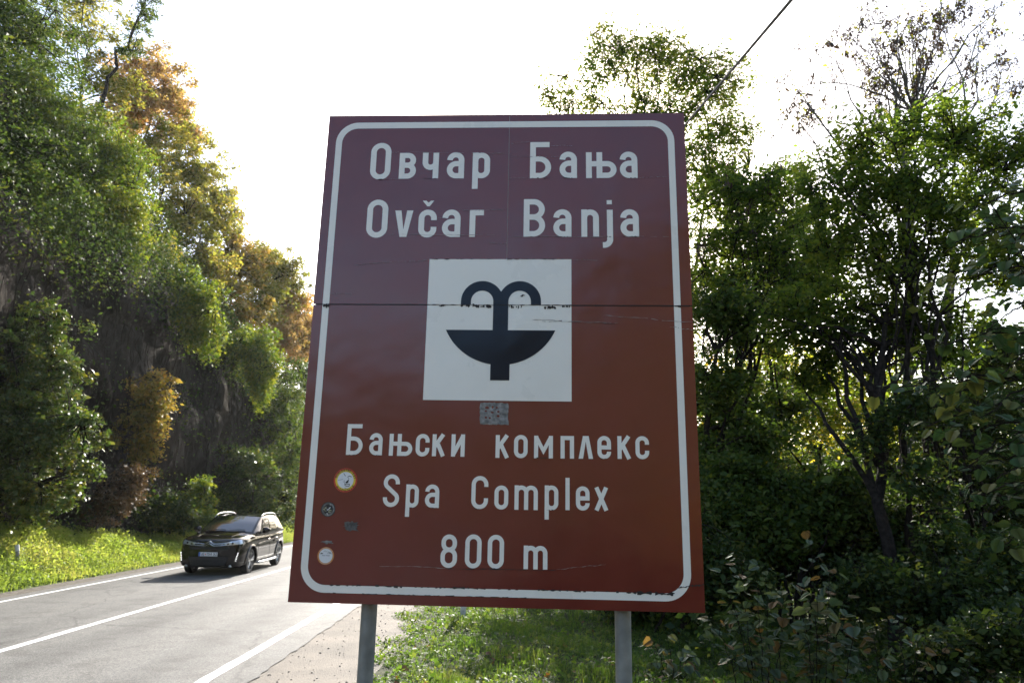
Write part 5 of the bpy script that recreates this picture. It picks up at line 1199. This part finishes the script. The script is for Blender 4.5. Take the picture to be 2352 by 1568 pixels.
wtree('verge_bush', 'dark bush behind the right sign post at the edge of the wood', 'bush', [(1520, 1330, 11.5, 80, 70), (1600, 1280, 11.5, 80, 80), (1440, 1370, 12, 60, 50), (1680, 1330, 11, 90, 70)], (1560, 1440, 11.3), L_dark, 53, clusters=190, per=44, crad=0.3, lsize=0.085, limbs=12, trunk_r=0.04, stems=3)
wtree('bramble', 'dark bramble tangle in the lower right corner', 'bush', [(2240, 1500, 7.4, 100, 40), (2320, 1470, 7.2, 60, 60), (2150, 1530, 7.6, 90, 30)], (2240, 1600, 7.4), L_dark, 54, clusters=110, per=26, crad=0.22, lsize=0.065, limbs=20, trunk_r=0.025, stems=4, twig=0.005)

wtree('filler_tree', 'fine-leaved tree between the sign edge and the broad crown', 'tree', [(1640, 420, 19, 70, 50), (1720, 480, 19, 90, 60), (1800, 420, 18.5, 80, 60), (1860, 520, 18.5, 90, 70), (1700, 600, 19, 110, 70), (1820, 660, 18.5, 110, 70), (1640, 680, 19, 80, 60), (1900, 620, 18, 80, 60)], (1760, 1150, 19), L_wood, 59, clusters=235, per=38, crad=0.45, lsize=0.12, limbs=26, trunk_r=0.09, stems=3)
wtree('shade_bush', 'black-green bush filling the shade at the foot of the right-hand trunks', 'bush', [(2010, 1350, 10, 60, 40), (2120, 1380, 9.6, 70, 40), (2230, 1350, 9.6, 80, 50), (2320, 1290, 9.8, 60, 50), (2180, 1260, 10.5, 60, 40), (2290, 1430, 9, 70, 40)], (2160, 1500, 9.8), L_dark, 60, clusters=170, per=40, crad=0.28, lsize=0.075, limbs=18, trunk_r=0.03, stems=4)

# big-leaved shrubs near the camera: every leaf an object sharing a few leaf meshes
def leaf_mesh(name, L_, W_, mat, seed, heart=True):
    q = random.Random(seed); m = MB()
    out = [(0.0, 0.0), (0.30, -0.05 if heart else 0.12), (0.50, 0.22), (0.47, 0.50), (0.30, 0.78), (0.0, 1.0)]
    vs = [(0, y * L_, -0.10 * L_ * (y ** 2)) for y in (0.0, 0.22, 0.5, 0.78, 1.0)]
    for sx in (-1, 1):
        for x, y in out[1:5]:
            vs.append((sx * x * W_ * q.uniform(0.9, 1.1), y * L_, 0.16 * abs(x) * W_ - 0.14 * L_ * y * y + q.uniform(-.02, .02) * L_))
    fs = []
    for b_ in (5, 9):
        fs += [(0, b_, b_ + 1, 1), (1, b_ + 1, b_ + 2, 2), (2, b_ + 2, b_ + 3, 3), (3, b_ + 3, 4)]
    m.add(vs, fs)
    me = bpy.data.meshes.new(name); me.from_pydata(m.v, [], m.f); me.update(); me.materials.append(mat)
    me.polygons.foreach_set('use_smooth', [True] * len(me.polygons))
    return me
def leafy(name, label, cat, base, stems, mats, L_, seed, step=0.10, bark=M_bark, r0=0.012, group=None, maxn=300, wr=0.85, droop=0.5, side=0.07):
    """stems: list of point lists; leaves hang alternately along them"""
    rg = np.random.default_rng(seed); q = random.Random(seed)
    root = empty(name, tuple(base)); tag(root, label, cat, group)
    paths = []; spots = []
    for s in stems:
        s = np.array(s, float); n = 14
        t = np.linspace(0, len(s) - 1, n); p = np.stack([np.interp(t, np.arange(len(s)), s[:, k]) for k in range(3)], -1)
        for _ in range(2): p[1:-1] = (p[:-2] + 2 * p[1:-1] + p[2:]) / 4
        p[1:-1] += rg.normal(size=(n - 2, 3)) * 0.008
        ln = np.linalg.norm(np.diff(p, axis=0), axis=1).sum()
        paths.append((p, np.linspace(r0, r0 * 0.3, n)))
        m_ = max(2, int(ln / step))
        for k in range(m_):
            tt = (0.22 + 0.78 * (k + rg.random() * 0.6) / m_) * (n - 1); i0 = min(int(tt), n - 2); fr = min(1, tt - i0)
            pt = p[i0] * (1 - fr) + p[i0 + 1] * fr
            th = rg.uniform(0, 6.28); dr = np.array([math.cos(th), math.sin(th), rg.uniform(-0.2, 0.5)])
            end = pt + dr * side * rg.uniform(0.5, 1.6); paths.append((np.linspace(pt, end, 3), np.array([0.0025, 0.002, 0.0015])))
            spots.append((end, th))
    v, f = tubes_np(paths, 5); link('stems', mesh_np('stems', v - np.array(base), f, bark, True), root)
    meshes = [leaf_mesh('leaf', L_ * sc, L_ * wr * sc, mats[k % len(mats)], seed + k) for k, sc in enumerate((1.0, 0.8, 1.12, 0.65, 0.9, 1.0))]
    q.shuffle(spots)
    for e, th in spots[:maxn]:
        o = bpy.data.objects.new('leaf', meshes[q.randrange(len(meshes))]); col.objects.link(o); o.parent = root
        o.location = Vector(e) - Vector(base); o.rotation_euler = (-droop + q.gauss(0, 0.35), q.gauss(0, 0.35), th - math.pi / 2 + q.gauss(0, 0.3))
    return root

# each leaf of these needs its own tint, so the leaf materials read the object's random number
def obj_leaf(name, cols, trans, rough):
    m = leaf_mat(name, cols, trans, rough, patch=0.0)
    t = m.node_tree; oi = N(t, 'ShaderNodeObjectInfo'); rp = next(n_ for n_ in t.nodes if n_.type == 'VALTORGB')
    for l in list(t.links):
        if l.to_node == rp: t.links.remove(l)
    t.links.new(oi.outputs['Random'], rp.inputs[0]); return m
OL_hazel = obj_leaf('hazel_leaf', [(0.035, 0.075, 0.025), (0.045, 0.085, 0.032), (0.05, 0.09, 0.034), (0.06, 0.10, 0.034), (0.11, 0.125, 0.035)], 0.3, 0.6)
OL_shrub = obj_leaf('shrub_leaf', [(0.065, 0.10, 0.06), (0.08, 0.12, 0.075), (0.10, 0.14, 0.085), (0.11, 0.14, 0.06), (0.16, 0.10, 0.04)], 0.35, 0.6)

def spray(px0, py0, Y0, px1, py1, Y1, sag=0.0):
    a, b = at(px0, py0, Y0), at(px1, py1, Y1); c = (a + b) / 2 + np.array([0, 0, sag]); return [a, c, b]
hb = at(2560, 1568, 5.2); hb[2] = float(verge_z(hb[0], hb[1]))
hub = at(2480, 1150, 5.2)
hz = [[hb, hub, at(2420, 700, 5.2), at(2260, 440, 5.0)]]
for (x, y, Y) in [(2190, 560, 5.0), (2170, 660, 5.1), (2140, 800, 5.0), (2080, 900, 5.0), (2000, 900, 5.0), (2130, 980, 5.0), (2200, 1080, 5.0), (2170, 1180, 5.1), (2260, 760, 4.9), (2300, 860, 4.9), (2250, 960, 4.8), (2330, 560, 5.0), (2340, 700, 4.8), (2290, 1100, 4.8), (2330, 1000, 4.7), (2230, 480, 5.2)]:
    st_ = at(2430 + 20 * math.sin(x), y - 60 + 30 * math.sin(y), 5.2); hz.append([st_, (st_ + at(x, y, Y)) / 2 + np.array([0, 0, 0.07]), at(x, y, Y)])
leafy('hazel_bush', 'large round-leaved hazel branches reaching in from the right edge', 'bush', hb, hz, [OL_hazel], 0.10, 61, step=0.032, r0=0.010, side=0.16, wr=1.0)
h2 = at(2600, 1600, 5.6); h2[2] = float(verge_z(h2[0], h2[1])); hz2 = [[h2, at(2520, 1250, 5.6), at(2440, 1000, 5.6), at(2330, 900, 5.5)]]
for (x, y, Y) in [(2200, 900, 5.5), (2230, 820, 5.6), (2180, 1000, 5.5), (2210, 1090, 5.5), (2250, 1180, 5.4), (2290, 1260, 5.4), (2300, 950, 5.4), (2330, 1050, 5.3), (2330, 780, 5.6), (2270, 660, 5.7), (2310, 600, 5.7), (2240, 560, 5.7), (2340, 1150, 5.3), (2330, 480, 5.7)]:
    st_ = at(2450 + 20 * math.sin(x), y - 50 + 30 * math.sin(y), 5.6); hz2.append([st_, (st_ + at(x, y, Y)) / 2 + np.array([0, 0, 0.07]), at(x, y, Y)])
leafy('hazel_bush', 'darker hazel branches just behind the front ones at the right edge', 'bush', h2, hz2, [OL_hazel], 0.10, 66, step=0.034, r0=0.010, side=0.16, wr=1.0)

def shrub(name, label, px, py, Y, tips, seed, L_=0.105, mats=None, **kw):
    b = at(px, py, Y); b[2] = float(verge_z(b[0], b[1])) - 0.05
    ss = []
    for (x, y) in tips:
        e = at(x, y, Y + 0.35 * math.sin(x * 1.7)); b2 = b + np.array([(e[0] - b[0]) * 0.35, 0.1 * math.sin(y), 0]); ss.append([b2, (b2 * 0.45 + e * 0.55) + np.array([0, 0, 0.06]), e])
    return leafy(name, label, 'shrub', b, ss, mats or [OL_shrub], L_, seed, step=0.075, r0=0.006, side=0.07, wr=0.95, group='big-leaved shrubs at the wood edge', droop=0.3, **kw)
shrub('round_leaved_shrub', 'grey-green round-leaved shrub just right of the lower sign corner', 1760, 1640, 7.4, [(1660, 1300), (1700, 1270), (1740, 1330), (1690, 1400), (1760, 1290), (1800, 1350), (1640, 1420), (1720, 1460), (1800, 1440), (1680, 1500), (1770, 1520)], 62)
shrub('tall_leafy_shrub', 'tall upright leafy shrub right of the grey-green one', 1880, 1640, 7.0, [(1860, 1220), (1905, 1290), (1830, 1310), (1880, 1360), (1940, 1370), (1850, 1430), (1920, 1450), (1980, 1400), (1870, 1510), (1960, 1510)], 63, 0.115)
shrub('low_round_shrub', 'low light green plant beside the right sign post', 1560, 1600, 8.3, [(1500, 1470), (1530, 1455), (1560, 1470), (1520, 1510), (1580, 1500), (1490, 1520), (1550, 1530)], 64, 0.11)
shrub('corner_shrub', 'reddish-tinged shrub low in the right foreground', 2060, 1640, 6.8, [(2010, 1440), (2060, 1400), (2110, 1450), (2040, 1500), (2130, 1520), (2180, 1470), (2240, 1500), (2300, 1520)], 65, 0.08)
# dense dark wood floor growth and low thickets deeper in the wood
for nm, lb, lobes, bs, lf, sd in (
    ('woodland_bush', 'deep green bush under the trunks right of the grey-green shrub', [(1930, 1270, 13, 110, 60), (2110, 1230, 12.8, 90, 60), (1840, 1270, 14, 100, 60), (2000, 1350, 11.5, 60, 35), (2150, 1330, 11, 60, 40)], (1950, 1420, 13), L_dark, 55),
    ('woodland_bush', 'dark bush low behind the corner brambles at the right edge', [(2320, 1330, 12.5, 80, 70), (2160, 1350, 13, 70, 50)], (2280, 1440, 12.6), L_dark, 56),
    ('woodland_bush', 'dim green bush behind the curved trunk by the sign edge', [(1660, 1000, 18, 110, 110), (1760, 950, 19, 110, 90), (1680, 1160, 18, 120, 80)], (1690, 1240, 18.5), L_green, 57),
    ('woodland_tree', 'dim tree deep in the wood right of the sunlit gap', [(2180, 880, 19, 150, 110), (2320, 900, 19, 120, 130), (2060, 1080, 20, 150, 90), (2250, 1100, 19, 150, 90), (1900, 1190, 20, 160, 60)], (2180, 1250, 19.5), L_green, 58)):
    wtree(nm, lb, 'tree' if nm.endswith('tree') else 'bush', lobes, bs, lf, sd, clusters=190, per=48, crad=0.42, lsize=0.115, limbs=16, trunk_r=0.06, stems=3)

n = 42000
x = 2.2 + 13 * rg.random(n); y = 8.5 + 24 * rg.random(n) ** 1.2
hh = rg.random(n) ** 1.6 * (0.25 + 0.5 * (np.sin(x * 1.9 + y) * np.sin(y * 1.3 - x) > -0.2))
v, f = leaf_cloud(np.stack([x, y, verge_z(x, y) + hh], -1), 0.10, rg, 0.8, 0.1, 0.6)
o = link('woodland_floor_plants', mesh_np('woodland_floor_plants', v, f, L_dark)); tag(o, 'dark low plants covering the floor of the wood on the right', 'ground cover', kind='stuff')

for nm, lb, lobes, bs, lf, sd in (
    ('roadside_tree', 'roadside tree farther up the road behind the sign', [(1420, 900, 31, 110, 120), (1480, 760, 31, 110, 120), (1400, 1050, 31, 100, 90)], (1440, 1160, 31), L_olive, 71),
    ('roadside_tree', 'next roadside tree up the road hidden by the middle of the sign', [(1350, 980, 42, 90, 90), (1400, 860, 42, 90, 110), (1360, 1070, 42, 90, 60)], (1370, 1150, 42), L_green, 72),
    ('roadside_tree', 'farthest roadside tree where the road bends behind the sign', [(1200, 1010, 57, 75, 70), (1235, 900, 57, 75, 80), (1270, 1000, 58, 70, 80), (1190, 1095, 56, 70, 40), (1250, 1095, 56, 70, 40), (1310, 1080, 54, 60, 50)], (1230, 1150, 57), L_green, 73)):
    wtree(nm, lb, 'tree', lobes, bs, lf, sd, clusters=130, per=46, crad=0.7, lsize=0.2, limbs=14, trunk_r=0.14)

# unseen golden bush added behind the photographer for a gold reflection in the sign
tree('reflection_bush', 'unseen golden bush added behind the viewpoint for a gold reflection in the sign', 'bush', (6.5, -20, 0), [((4.7, -20, 1.1), (0.9, 0.8, 1.15)), ((6.6, -20.5, 1.2), (1.2, 1.0, 1.2)), ((8.6, -21, 1.2), (1.5, 1.0, 1.2))], leaf_mat('leaf_gold', [(0.40, 0.24, 0.04), (0.5, 0.32, 0.05), (0.45, 0.22, 0.04)], trans=0.25), M_bark, 81, clusters=260, per=150, crad=0.5, lsize=0.16, limbs=12, trunk_r=0.06, stems=3)


# ------------------------------------------------------------------ thin haze, its scatter also standing in for veiling glare
hm = bpy.data.materials.new('haze_air'); hm.use_nodes = True
ht = hm.node_tree; ht.nodes.clear()
pv_ = ht.nodes.new('ShaderNodeVolumePrincipled'); pv_.inputs['Color'].default_value = (0.93, 0.96, 1.0, 1); pv_.inputs['Density'].default_value = 0.00017; pv_.inputs['Anisotropy'].default_value = 0.55
ho = ht.nodes.new('ShaderNodeOutputMaterial'); ht.links.new(pv_.outputs[0], ho.inputs['Volume'])
m = MB(); m.box((0, 0, 18.0), (1000, 1000, 32.0))
tag(m.build('haze', hm), 'thin sunlit haze over the whole valley, also standing in for veiling glare', 'haze', kind='stuff')
